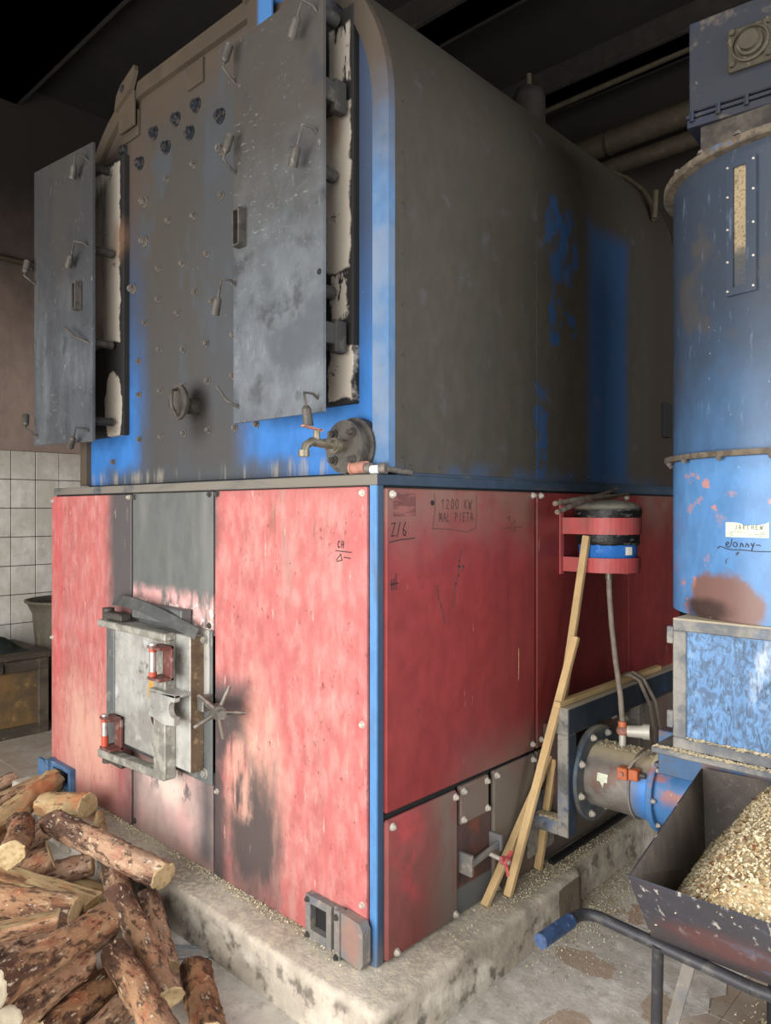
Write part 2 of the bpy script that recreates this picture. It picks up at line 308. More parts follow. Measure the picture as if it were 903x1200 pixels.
mat('chest_panel', '#6d5436', [('#4c4336', lambda n: n.mul(n.S(5, 0.42, 0.62), 0.8)), ('#9b7d4d', lambda n: n.mul(n.S(9, 0.56, 0.7), 0.7))], rough=0.6, bump=0.1)
mat('tub_grey', '#5e574c', [('#8b8371', lambda n: n.mul(n.S(6, 0.45, 0.7), 0.7)), ('#3d3832', lambda n: n.mul(n.S(4, 0.5, 0.7), 0.6))], rough=0.75)
mat('dark_cloth', '#2a332f', [('#3c4641', lambda n: n.mul(n.S(9, 0.5, 0.7), 0.7))], rough=0.95)
def log_tone(n):
    oi = n.node('ShaderNodeObjectInfo'); hs = n.node('ShaderNodeHueSaturation')
    src = n.b.inputs['Base Color'].links[0].from_socket
    n.set(hs.inputs['Value'], n.mr(oi.outputs['Random'], 0, 1, 0.72, 1.18)); n.set(hs.inputs['Saturation'], n.mr(oi.outputs['Random'], 0, 1, 1.05, 0.8))
    n.set(hs.inputs['Color'], src); n.t.links.new(hs.outputs[0], n.b.inputs['Base Color'])
mat('bark', '#7d543b', [
    ('#a5805f', lambda n: n.mul(n.S(6, 0.4, 0.65, (1, 1, 0.4), (2, 1, 0)), 0.8)),
    ('#3f271d', lambda n: n.mul(n.S(13, 0.5, 0.62, (1, 1, 0.5)), 0.85)),
    ('#b0906e', lambda n: n.mul(n.S(11, 0.56, 0.66, (1, 1, 0.45), (7, 3, 1)), 0.75)),
    ('#d9c7ad', lambda n: n.mul(n.S(26, 0.62, 0.68, (1, 1, 0.5)), 0.7)),
    ('#955338', lambda n: n.mul(n.S(8, 0.56, 0.66, (1, 1, 0.6), (1, 9, 4)), 0.7)),
    ('#2e1d16', lambda n: n.mul(n.S(48, 0.54, 0.62, (1, 1, 0.45), (3, 3, 3), 3), 0.75)),
    ('#cdb596', lambda n: n.mul(n.S(60, 0.62, 0.68, (1, 1, 0.6), (8, 1, 3), 3), 0.6)),
    ('#6b6058', lambda n: n.mul(n.S(4, 0.55, 0.7, (1, 1, 0.6), (5, 5, 5)), 0.6)),
], rough=0.85, bump=1.0, bscale=42, bsc=(1, 1, 0.6), obj=True, grain=0.2, extra=log_tone)
mat('bark_pale', '#9c8562', [
    ('#b8a47c', lambda n: n.mul(n.S(5, 0.4, 0.6, (1, 1, 0.25)), 0.8)),
    ('#8d6240', lambda n: n.mul(n.S(9, 0.52, 0.64, (1, 1, 0.35)), 0.85)),
    ('#5b4130', lambda n: n.mul(n.S(18, 0.6, 0.68, (1, 1, 0.4)), 0.8)),
    ('#4d3a2b', lambda n: n.mul(n.S(42, 0.57, 0.64, (1, 1, 0.2), (3, 3, 3), 3), 0.7)),
    ('#a4633f', lambda n: n.mul(n.S(5, 0.52, 0.6, (1, 1, 0.5), (4, 2, 2)), 0.7)),
], rough=0.8, bump=0.6, bscale=40, bsc=(1, 1, 0.25), obj=True, grain=0.15)
def end_rings(n):
    o = n.xyz(n.obj)
mat('cut_wood', '#b19c76', [
    ('#93784f', lambda n: n.mul(n.S(50, 0.45, 0.62, (1, 1, 0.1)), 0.7)),
    ('#c9b793', lambda n: n.mul(n.S(14, 0.5, 0.7), 0.6)),
    ('#8b6a44', lambda n: n.mul(n.S(22, 0.63, 0.7), 0.6))], rough=0.85, bump=0.3, bscale=60, obj=True)
mat('cut_wood_white', '#7a705e', [('#857455', lambda n: n.mul(n.S(16, 0.5, 0.66), 0.7)), ('#928978', lambda n: n.mul(n.S(9, 0.5, 0.65), 0.6))], rough=0.85, bump=0.3, bscale=60, obj=True)
mat('lath_wood', '#b89d72', [('#a98552', lambda n: n.mul(n.S(12, 0.45, 0.65, (1, 1, 0.08)), 0.7)), ('#dcc79b', lambda n: n.mul(n.S(9, 0.5, 0.7, (1, 1, 0.15)), 0.6))], rough=0.7, bump=0.1, obj=True)
mat('stick_wood', '#6d6154', [('#3d342c', lambda n: n.mul(n.S(20, 0.45, 0.65), 0.7))], rough=0.85, bump=0.2)
mat('bucket_blue', '#2f6cb8', [('#5b97e6', lambda n: n.mul(n.S(14, 0.55, 0.66), 0.6)), ('#cfd6de', lambda n: n.mul(n.S(40, 0.66, 0.7), 0.7))], rough=0.3)
mat('band_red', '#a84b4b', [('#8a5a52', lambda n: n.mul(n.S(10, 0.45, 0.65), 0.6))], rough=0.5)
mat('bag_black', '#1b1b1c', [('#857f73', lambda n: n.mul(n.G('Z', 1.595, 1.612), n.S(9, 0.2, 0.5), 0.85)), ('#77766f', lambda n: n.mul(n.S(40, 0.58, 0.66, (0.6, 0.6, 2)), 0.6))], rough=0.28, bump=0.6, bscale=28, bsc=(0.6, 0.6, 1.6))
mat('sticker', '#d9d6c9', rough=0.6)
mat('hose', '#7e7468', [('#5e564d', lambda n: n.mul(n.S(20, 0.45, 0.65), 0.6))], rough=0.6)
mat('frame_steel', '#28343f', [('#8d887e', lambda n: n.mul(n.mx(n.G('X', 0.182, 0.176), 0.0), n.S(30, 0.25, 0.5), 0.9)), ('#1f2833', lambda n: n.mul(n.S(6, 0.45, 0.65), 0.7)), ('#35557c', lambda n: n.mul(n.S(5, 0.57, 0.7), 0.6)),
                                ('#a39a86', lambda n: n.mul(n.G('Z', 0.834, 0.838), 0.85))], rough=0.5, bump=0.1)
mat('flange_steel', '#4b5763', [('#746e64', lambda n: n.mul(n.S(8, 0.45, 0.65), 0.7)), ('#9e9788', lambda n: n.mul(n.G('Z', 0.70, 0.735), 0.7))], rough=0.5, metal=0.3)
mat('auger_pipe', '#6b6660', [('#8c8780', lambda n: n.mul(n.S(6, 0.45, 0.65), 0.7)), ('#6d4a3d', lambda n: n.mul(n.S(9, 0.55, 0.66), 0.6)), ('#b0a386', lambda n: n.mul(n.G('Z', 0.625, 0.665, 0.03, 14), 0.9)),
                               ('#3d7fc6', lambda n: n.mul(n.G('X', 0.36, 0.44, 0.05), n.R(z=(0.3, 0.63), edge=0.04), 0.9))], rough=0.5, metal=0.2, bump=0.1)
mat('auger_blue', '#3f6c9c', [('#96604f', lambda n: n.mul(n.S(7, 0.5, 0.6), n.G('Z', 0.52, 0.58), 0.9)), ('#8fb0d6', lambda n: n.mul(n.S(16, 0.6, 0.68), 0.7)), ('#b0a386', lambda n: n.mul(n.G('Z', 0.65, 0.672), 0.9))], rough=0.45, bump=0.08)
mat('sensor_orange', '#b0623f', [('#9a5536', lambda n: n.mul(n.S(25, 0.5, 0.65), 0.5))], rough=0.5)
mat('silo_paint', '#4d78a6', [
    ('#353a42', lambda n: n.mul(n.G('Z', 1.72, 2.3, 0.25), 0.92)),  # upper shell: soot and the fading light painted together
    ('#30363f', lambda n: n.mul(n.G('Z', 1.765, 1.785), 0.55)),
    ('#2f353e', lambda n: n.mul(n.S(2.2, 0.45, 0.65, (1, 1, 0.6)), n.G('Z', 1.6, 2.0), 0.6)),
    ('#4a433b', lambda n: n.mul(n.S(4, 0.52, 0.64), n.G('Z', 1.8, 2.4), 0.6)),
    ('#7a8ca6', lambda n: n.mul(n.S(34, 0.6, 0.72, (1.6, 1, 0.3)), 0.25)),
    ('#b07a68', lambda n: n.mul(n.S(16, 0.57, 0.64, (1, 1, 1.3)), n.S(3.5, 0.45, 0.6), n.R(z=(1.2, 1.75), edge=0.05), 0.9)),
    ('#6f5145', lambda n: n.mul(n.B((0.79, 0.72, 1.30), (0.15, 0.4, 0.12), 0.25, 0.4, 10), 0.95)),
    ('#2a2522', lambda n: n.mul(n.B((0.72, 0.76, 1.28), (0.12, 0.4, 0.05), 0.6, 0.4, 10), 0.8)),
    ('#cdd3da', lambda n: n.mul(n.S(60, 0.70, 0.74), 0.5)),
], rough=0.36, bump=0.06, bscale=18)
mat('silo_dark', '#1d2335', [('#26272c', lambda n: n.mul(n.S(4, 0.4, 0.62), 0.85)), ('#5d5348', lambda n: n.mul(n.S(12, 0.56, 0.68), 0.6)), ('#7a766c', lambda n: n.mul(n.S(50, 0.68, 0.72), 0.5))], rough=0.5, bump=0.05)
mat('dusty_ring', '#4d443a', [('#6e6353', lambda n: n.mul(n.S(30, 0.45, 0.65), 0.7)), ('#3d5878', lambda n: n.mul(n.S(12, 0.58, 0.66), 0.7))], rough=0.8, bump=0.2)
mat('neck_brown', '#2e2a27', [('#5e564b', lambda n: n.mul(n.S(7, 0.45, 0.65), 0.6))], rough=0.8)
mat('sight_chips', '#8f7e62', [('#5c4f3c', lambda n: n.mul(n.S(120, 0.52, 0.62), 0.8)), ('#3d3f41', lambda n: n.mul(n.R(z=(2.2, 2.42), edge=0.05, nz=0.05, ns=40), 0.95)), ('#3a3f46', lambda n: n.R(z=(2.2, 2.36), edge=0.05))], rough=0.5, bump=0.3, bscale=150)
mat('bearing', '#413b30', [('#464036', lambda n: n.mul(n.S(14, 0.45, 0.65), 0.7)), ('#6b6352', lambda n: n.mul(n.S(30, 0.58, 0.68), 0.6))], rough=0.65, metal=0.2, bump=0.15)
mat('hopper_frame', '#54575b', [('#8a857b', lambda n: n.mul(n.S(9, 0.42, 0.62), 0.7)), ('#3f5a7c', lambda n: n.mul(n.S(5, 0.60, 0.68), 0.6)), ('#b8ab90', lambda n: n.mul(n.G('Z', 1.245, 1.25), 0.8))], rough=0.55, bump=0.15)
mat('hopper_door', '#557ca6', [('#3d5068', lambda n: n.mul(n.S(24, 0.42, 0.6, (1.2, 1, 0.7), (0, 0, 0), 8, None, 2.2), 0.8)), ('#2c3a4c', lambda n: n.mul(n.S(46, 0.52, 0.64, (1.6, 1, 0.4), (2, 2, 2), 8, None, 1.5), 0.75)),
                               ('#b9c4d0', lambda n: n.mul(n.B((0.935, 0.7, 1.10), (0.07, 1, 0.16), 0.5, 0.6, 14), n.S(22, 0.45, 0.65, (1.3, 1, 0.4)), 0.7)), ('#7391b0', lambda n: n.mul(n.S(26, 0.6, 0.68), 0.6))], rough=0.5, bump=0.12)
mat('dust_pile', '#b8aa8c', [('#93866c', lambda n: n.mul(n.S(60, 0.45, 0.6), 0.7)), ('#d9cdb2', lambda n: n.mul(n.S(90, 0.55, 0.65), 0.7))], rough=0.95, bump=0.8, bscale=120)
mat('barrow_inside', '#675e55', [('#4a4643', lambda n: n.mul(n.S(5, 0.42, 0.62), 0.8)), ('#8a8074', lambda n: n.mul(n.S(60, 0.6, 0.68), 0.6))], rough=0.5, metal=0.2, bump=0.05)
mat('barrow_outside', '#3b3a42', [('#4f4644', lambda n: n.mul(n.R(z=(0.3, 0.56), edge=0.08, nz=0.12), 0.6)), ('#6b3f3a', lambda n: n.mul(n.B((0.99, 0.2, 0.55), (0.2, 1, 0.09), 0.6, 0.6), 0.65)),
                                  ('#c9c4bd', lambda n: n.mul(n.S(26, 0.58, 0.66, (1.6, 1, 0.12)), n.G('Z', 0.50, 0.68), 0.8)), ('#5a6478', lambda n: n.mul(n.S(8, 0.56, 0.68), 0.6))], rough=0.45, metal=0.2, bump=0.05)
mat('barrow_tube', '#38383c', [('#5a5853', lambda n: n.mul(n.S(20, 0.5, 0.65), 0.7))], rough=0.5, metal=0.3)
mat('grip_blue', '#34496b', [('#1f2a3d', lambda n: n.mul(n.S(30, 0.45, 0.65), 0.7)), ('#6f8fc0', lambda n: n.mul(n.S(40, 0.6, 0.68), 0.6))], rough=0.6)
mat('tyre', '#222222', rough=0.85)
mat('shavings', '#c6b48f', [('#b8966a', lambda n: n.mul(n.S(55, 0.45, 0.6), 0.7)), ('#d3c3a2', lambda n: n.mul(n.S(80, 0.52, 0.62), 0.8)), ('#8a5f3c', lambda n: n.mul(n.S(26, 0.66, 0.70), 0.8))], rough=0.95, bump=1.0, bscale=90)
mat('flake_pale', '#d6c8a6', rough=0.9, grain=0.2, gscale=60)
mat('flake_tan', '#b0946a', rough=0.9, grain=0.2, gscale=60)
mat('dust_pale', '#c3b79d', rough=0.9, grain=0.2, gscale=60)
mat('dust_tan', '#a39678', rough=0.9, grain=0.2, gscale=60)
mat('flake_bark', '#7a4e34', rough=0.9)
mat('label_paper', '#bfc3b0', [('#a8ac98', lambda n: n.mul(n.S(60, 0.5, 0.6, (1, 1, 3)), 0.5))], rough=0.7)
mat('ink', '#2a2120', rough=0.6)
mat('ink_faded', '#4b3330', rough=0.6)
mat('ink_green', '#5b6656', rough=0.6)
mat('dark_square', '#5c3533', [('#7d4d47', lambda n: n.mul(n.S(30, 0.5, 0.62, (1, 0.4, 2)), 0.8))], rough=0.6)
mat('green_leaf', '#7fa66a', rough=0.7)
mat('clear_plastic', '#c8ccd0', rough=0.15)
MATS['clear_plastic'].node_tree.nodes['Principled BSDF'].inputs['Transmission Weight'].default_value = 0.75
mat('blue_box', '#4a6788', [('#2c4566', lambda n: n.mul(n.S(9, 0.45, 0.65), 0.7)), ('#8a8b88', lambda n: n.mul(n.S(30, 0.6, 0.68), 0.6))], rough=0.5)
mat('port_steel', '#75706a', [('#59606a', lambda n: n.mul(n.S(8, 0.45, 0.65), 0.7)), ('#9c9080', lambda n: n.mul(n.S(24, 0.55, 0.66), 0.6)), ('#8f6a5c', lambda n: n.mul(n.B((-0.06, 0, 0.24), (0.06, 1, 0.1), 0.6, 0.5), 0.7))], rough=0.65, metal=0.2, bump=0.15)
mat('valve_grey', '#b0aca2', rough=0.5, metal=0.2)
mat('white_wall', '#b9b4ac', rough=0.9)

# ------------------------------------------------------------------ mesh helpers
class MB:
    """collects shapes; build() links them as one mesh object (verts given in world space, stored relative to the parent)"""
    def __init__(s): s.v = []; s.f = []; s.mi = []; s.sm = []
    def add(s, vs, fs, mi=0, smooth=False):
        o = len(s.v); s.v += [Vector(p) for p in vs]
        for f in fs: s.f.append([i + o for i in f]); s.mi.append(mi); s.sm.append(smooth)
        return s
    def box(s, x0, x1, y0, y1, z0, z1, bev=0.0, mi=0):
        x0, x1 = min(x0, x1), max(x0, x1); y0, y1 = min(y0, y1), max(y0, y1); z0, z1 = min(z0, z1), max(z0, z1)
        if bev <= 0:
            vs = [(x, y, z) for z in (z0, z1) for y in (y0, y1) for x in (x0, x1)]
            return s.add(vs, [(0, 2, 3, 1), (4, 5, 7, 6), (0, 1, 5, 4), (2, 6, 7, 3), (0, 4, 6, 2), (1, 3, 7, 5)], mi)
        bev = min(bev, (x1 - x0) * 0.45, (y1 - y0) * 0.45, (z1 - z0) * 0.45)
        bm = bmesh.new(); bmesh.ops.create_cube(bm, size=1)
        for v in bm.verts: v.co = Vector(((x0 + x1) / 2 + v.co.x * (x1 - x0), (y0 + y1) / 2 + v.co.y * (y1 - y0), (z0 + z1) / 2 + v.co.z * (z1 - z0)))
        bmesh.ops.bevel(bm, geom=bm.edges[:], offset=bev, segments=1, affect='EDGES')
        s.bm(bm, mi); bm.free(); return s
    def bm(s, bm, mi=0, smooth=False):
        bm.verts.index_update()
        return s.add([v.co.copy() for v in bm.verts], [[v.index for v in f.verts] for f in bm.faces], mi, smooth)
    def bar(s, p, q, w, h, up=(0, 0, 1), mi=0, bev=0.0):
        """rectangular bar from p to q"""
        p, q = Vector(p), Vector(q); d = (q - p); L = d.length; d.normalize()
        a = d.cross(Vector(up))
        if a.length < 1e-4: a = d.cross(Vector((1, 0, 0)))
        a.normalize(); b = a.cross(d).normalized()
        t = MB().box(-w / 2, w / 2, -h / 2, h / 2, 0, L, bev)
        return s.add([p + a * v.x + b * v.y + d * v.z for v in t.v], t.f, mi)
    def cyl(s, p, q, r0, r1=None, n=16, caps=True, mi=0, smooth=True, capmi=None):
        if r1 is None: r1 = r0
        p, q = Vector(p), Vector(q); d = (q - p).normalized()
        a = d.orthogonal().normalized(); b = d.cross(a)
        vs = [c + (a * math.cos(2 * PI * i / n) + b * math.sin(2 * PI * i / n)) * r for c, r in ((p, r0), (q, r1)) for i in range(n)]
        s.add(vs, [(i, (i + 1) % n, n + (i + 1) % n, n + i) for i in range(n)], mi, smooth)
        if caps:
            s.add(vs[:n], [list(range(n))[::-1]], mi if capmi is None else capmi); s.add(vs[n:], [list(range(n))], mi if capmi is None else capmi)
        return s
    def tube(s, pts, r, n=8, mi=0, closed=False):
        pts = [Vector(p) for p in pts]; m = len(pts); vs = []; prev = None
        rr = r if isinstance(r, (list, tuple)) else [r] * m
        for i, p in enumerate(pts):
            d = (pts[(i + 1) % m] - pts[i - 1]) if closed else (pts[min(i + 1, m - 1)] - pts[max(i - 1, 0)])
            d.normalize()
            a = d.orthogonal().normalized() if prev is None else (prev - d * prev.dot(d)).normalized()
            prev = a; b = d.cross(a)
            vs += [p + (a * math.cos(2 * PI * k / n) + b * math.sin(2 * PI * k / n)) * rr[i] for k in range(n)]
        fs = []
        for i in range(m if closed else m - 1):
            j = (i + 1) % m
            fs += [(i * n + k, i * n + (k + 1) % n, j * n + (k + 1) % n, j * n + k) for k in range(n)]
        s.add(vs, fs, mi, True)
        if not closed:
            s.add(vs[:n], [list(range(n))[::-1]], mi); s.add(vs[-n:], [list(range(n))], mi)
        return s
    def lathe(s, c, prof, axis=(0, 0, 1), n=32, mi=0, smooth=True, caps=False):
        c = Vector(c); d = Vector(axis).normalized()
        a = Vector((1, 0, 0)) if abs(d.x) < 0.9 else Vector((0, 1, 0))
        a = (a - d * a.dot(d)).normalized(); b = d.cross(a); vs = []
        for r, h in prof:
            vs += [c + d * h + (a * math.cos(2 * PI * k / n) + b * math.sin(2 * PI * k / n)) * r for k in range(n)]
        fs = []
        for i in range(len(prof) - 1):
            fs += [(i * n + k, i * n + (k + 1) % n, (i + 1) * n + (k + 1) % n, (i + 1) * n + k) for k in range(n)]
        s.add(vs, fs, mi, smooth)
        if caps:
            s.add(vs[:n], [list(range(n))[::-1]], mi); s.add(vs[-n:], [list(range(n))], mi)
        return s
    def prism(s, poly, fn, mi=0, smooth=False):
        """poly 2-D outline, fn(u, v, t) -> world point for t = 0 / 1"""
        n = len(poly)
        vs = [fn(u, v, t) for t in (0, 1) for u, v in poly]
        s.add(vs, [list(range(n))[::-1], [n + i for i in range(n)]], mi)
        return s.add(vs, [(i, (i + 1) % n, n + (i + 1) % n, n + i) for i in range(n)], mi, smooth)
    def build(s, name, mats, parent=None, loc=None, shade=True):
        me = bpy.data.meshes.new(name)
        o = bpy.data.objects.new(name, me); COL.objects.link(o)
        org = Vector((0, 0, 0))
        if loc is not None: org = Vector(loc)
        elif s.v:
            lo = [min(p[i] for p in s.v) for i in range(3)]; hi = [max(p[i] for p in s.v) for i in range(3)]
            org = Vector(((lo[0] + hi[0]) / 2, (lo[1] + hi[1]) / 2, lo[2]))
        me.from_pydata([p - org for p in s.v], [], s.f)
        for m in (mats if isinstance(mats, (list, tuple)) else [mats]): me.materials.append(MATS[m])
        for i, p in enumerate(me.polygons):
            p.material_index = s.mi[i]; p.use_smooth = s.sm[i] and shade
        bm = bmesh.new(); bm.from_mesh(me); bmesh.ops.recalc_face_normals(bm, faces=bm.faces[:]); bm.to_mesh(me); bm.free()
        o.location = org
        if parent is not None:
            o.parent = parent
            po = Vector((0, 0, 0)); q = parent
            while q is not None: po += q.location; q = q.parent
            o.location = org - po
        return o

def tag(o, label=None, cat=None, group=None, kind=None):
    if label: o['label'] = label
    if cat: o['category'] = cat
    if group: o['group'] = group
    if kind: o['kind'] = kind
    return o
def thing(name, label, cat, loc, group=None):
    o = bpy.data.objects.new(name, None); COL.objects.link(o); o.location = loc; o.empty_display_size = 0.1
    return tag(o, label, cat, group)
def structure(o): o['kind'] = 'structure'; return o
def share(src, name, loc, parent, rot=None):
    """another object on the same mesh data; loc in world space"""
    o = bpy.data.objects.new(name, src.data); COL.objects.link(o)
    po = Vector((0, 0, 0)); q = parent
    while q is not None: po += q.location; q = q.parent
    o.parent = parent; o.location = Vector(loc) - po
    if rot: o.rotation_euler = rot
    return o

class Bolts:
    """dome / hex bolts of one kind; the first builds the mesh, the rest share it"""
    def __init__(s, r, h, axis, m, name='bolt', washer=True, sides=6):
        s.sides = sides; s.r, s.h, s.ax, s.m, s.name, s.w, s.src = r, h, Vector(axis), m, name, washer, None
    def put(s, p, parent):
        if s.src is None:
            b = MB(); p = Vector(p)
            if s.w: b.cyl(p, p + s.ax * s.h * 0.25, s.r * 1.3, n=12)
            b.cyl(p, p + s.ax * s.h, s.r, s.r * 0.92, n=s.sides, smooth=s.sides > 6)
            b.cyl(p + s.ax * s.h, p + s.ax * s.h * 1.25, s.r * 0.55, n=8)
            s.src = b.build(s.name, s.m, parent, loc=p); return s.src
        return share(s.src, s.name, p, parent)

def strokes(name, lines, fn, w, mat_, parent, lift=0.0008):
    """hand-drawn pen lines: polylines in (u, v) mapped by fn(u, v) -> (point, normal)"""
    b = MB()
    for ln in lines:
        for (u0, v0), (u1, v1) in zip(ln[:-1], ln[1:]):
            p, nrm = fn(u0, v0); q, _ = fn(u1, v1)
            p = Vector(p) + Vector(nrm) * lift; q = Vector(q) + Vector(nrm) * lift
            d = (q - p)
            if d.length < 1e-6: continue
            d.normalize(); a = d.cross(Vector(nrm)).normalized() * w / 2
            e = d * w * 0.3
            b.add([p - e + a, p - e - a, q + e - a, q + e + a], [(0, 1, 2, 3)])
    return b.build(name, mat_, parent)

GL = {
 '0': [[(.3, 0), (.1, .3), (.1, .7), (.3, 1), (.55, .9), (.6, .5), (.5, .1), (.3, 0)]], '1': [[(.1, .75), (.35, 1), (.3, 0)]],
 '2': [[(.05, .8), (.25, 1), (.5, .85), (.4, .5), (.05, 0), (.6, .02)]], 'K': [[(.1, 1), (.1, 0)], [(.55, 1), (.1, .45), (.6, 0)]],
 'W': [[(.0, 1), (.15, 0), (.3, .7), (.45, 0), (.65, 1)]], 'M': [[(0, 0), (.1, 1), (.3, .3), (.5, 1), (.6, 0)]], 'A': [[(0, 0), (.3, 1), (.6, 0)], [(.12, .4), (.5, .4)]],
 'L': [[(.1, 1), (.1, 0), (.5, 0)]], 'P': [[(.1, 0), (.1, 1), (.5, .9), (.5, .6), (.1, .5)]], 'I': [[(.3, 1), (.3, 0)]], 'E': [[(.55, 1), (.1, 1), (.1, 0), (.55, 0)], [(.1, .5), (.45, .5)]],
 'T': [[(.3, 1), (.3, 0)], [(0, 1), (.6, 1)]], 'Z': [[(.05, .9), (.5, .95), (.1, 0), (.55, .05)]], '/': [[(.45, 1), (.1, -.05)]], '6': [[(.45, 1), (.15, .5), (.15, .1), (.4, 0), (.5, .25), (.2, .45)]],
 'J': [[(.5, 1), (.5, .2), (.3, 0), (.1, .15)]], 'R': [[(.1, 0), (.1, 1), (.5, .9), (.5, .6), (.1, .5), (.55, 0)]], 'C': [[(.55, .85), (.3, 1), (.1, .7), (.1, .3), (.3, 0), (.55, .15)]],
 'H': [[(.1, 1), (.1, 0)], [(.55, 1), (.55, 0)], [(.1, .5), (.55, .5)]], ' ': []}
def word(txt, u, v, h, adv=None):
    out = []
    for ch in txt:
        for ln in GL[ch]: out.append([(u + x * h * 0.9, v + y * h) for x, y in ln])
        u += (adv or h * 0.72)
    return out

# ------------------------------------------------------------------ the setting
FL = structure(MB().box(-4.75, 4.1, -3.75, 4.0, -0.12, -0.009).build('floor', 'floor_grout'))
TS = 0.33
tile0 = None
ox, oy = 0.78 - 40 * TS, 0.75 - 40 * TS
for i in range(60):
    for j in range(60):
        x, y = ox + i * TS, oy + j * TS
        if x < -4.62 or x > 1.75 or y < -1.25 or y + TS > 2.3: continue
        if x > -2.4 and x + TS < 0.1 and y > -0.14: continue
        d = (x + 0.16 - 1.608) * -0.686 + (y + 0.16 + 1.666) * 0.728
        e = (x + 0.16 - 1.608) * 0.728 + (y + 0.16 + 1.666) * 0.686
        if d < 0.9 or abs(e) > d * 0.58 + 0.35: continue
        if tile0 is None:
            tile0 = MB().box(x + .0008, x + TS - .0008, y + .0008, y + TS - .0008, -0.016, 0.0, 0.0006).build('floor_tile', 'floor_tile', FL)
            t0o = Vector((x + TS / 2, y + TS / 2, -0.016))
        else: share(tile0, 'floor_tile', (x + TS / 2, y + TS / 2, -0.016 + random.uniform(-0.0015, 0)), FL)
sk_ = MB(); outl = []
for k in range(120):                                    # worn cement skim over the tiles in front of the furnace, ragged edge
    t = k / 120 * 4; c4 = [(-2.1, -1.2), (0.62, -1.2), (0.74, 1.05), (-2.1, 1.05)]
    a_, b_ = c4[int(t)], c4[(int(t) + 1) % 4]; f_ = t - int(t)
    x, y = a_[0] + (b_[0] - a_[0]) * f_, a_[1] + (b_[1] - a_[1]) * f_
    outl.append((x + 0.10 * mnoise.noise(Vector((x * 4, y * 4, 1))) + 0.05 * mnoise.noise(Vector((x * 13, y * 13, 4))), y + 0.07 * mnoise.noise(Vector((x * 5, y * 5, 8)))))
sk_.prism(outl, lambda u, v, t: (u, v, 0.0002 + 0.0014 * t))
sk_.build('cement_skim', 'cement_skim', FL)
WL = structure(MB().box(-4.75, -4.6, -3.75, 4.0, 0, 5.0).build('wall_left', 'plaster'))
gw = MB().box(-4.6, -4.594, -1.2, 3.0, 0, 2.07).build('tile_grout', 'wall_grout', WL)
TW, TH = 0.19, 0.23
wt = None
for i in range(16):
    for j in range(9):
        y = 0.575 + (i - 7) * TW; z = 2.07 - (j + 1) * TH
        if z < 0: z0 = 0.0
        if y < -0.75 or y > 1.9: continue
        if wt is None: wt = MB().box(-4.594, -4.586, y + .003, y + TW - .003, z + .003, z + TH - .003, 0.002).build('wall_tile', 'wall_tile', WL)
        else: share(wt, 'wall_tile', (-4.59, y + TW / 2, z + .003), WL)
structure(MB().box(-4.75, 4.1, 3.9, 4.05, 0, 5.0).build('wall_back', 'soot_wall'))
structure(MB().box(4.0, 4.15, -3.7, -1.1, 0, 5.0).box(4.0, 4.15, 1.9, 4.0, 0, 5.0).box(4.0, 4.15, -1.1, 1.9, 0, 1.6).box(4.0, 4.15, -1.1, 1.9, 3.6, 5.0).build('wall_right', 'white_wall'))
structure(MB().box(-4.75, -2.65, -3.75, -3.6, 0, 5.0).box(2.85, 4.15, -3.75, -3.6, 0, 5.0).box(-2.65, 2.85, -3.75, -3.6, 2.65, 5.0).build('wall_front', 'white_wall'))
structure(MB().box(-4.75, 4.15, -1.6, 4.05, 5.0, 5.12).box(-4.75, 4.15, -3.75, -3.5, 5.0, 5.12).box(-4.75, -1.4, -3.5, -1.6, 5.0, 5.12).box(3.2, 4.15, -3.5, -1.6, 5.0, 5.12).build('ceiling', 'soot_ceiling'))
k = 0
for y0, y1, h in ((-0.25, 0.62, 0.16), (2.05, 2.28, 0.22), (3.35, 3.6, 0.2), (-1.5, -1.35, 0.22)):
    k += 1
    t = MB().box(-4.6, 4.0, y0, y1, 5.0 - h, 5.0)
    t.box(-4.6, 4.0, y0 - 0.03, y1 + 0.03, 5.0 - h, 5.0 - h + 0.02)
    structure(t.build('trim_%d' % k, 'soot_steel'))

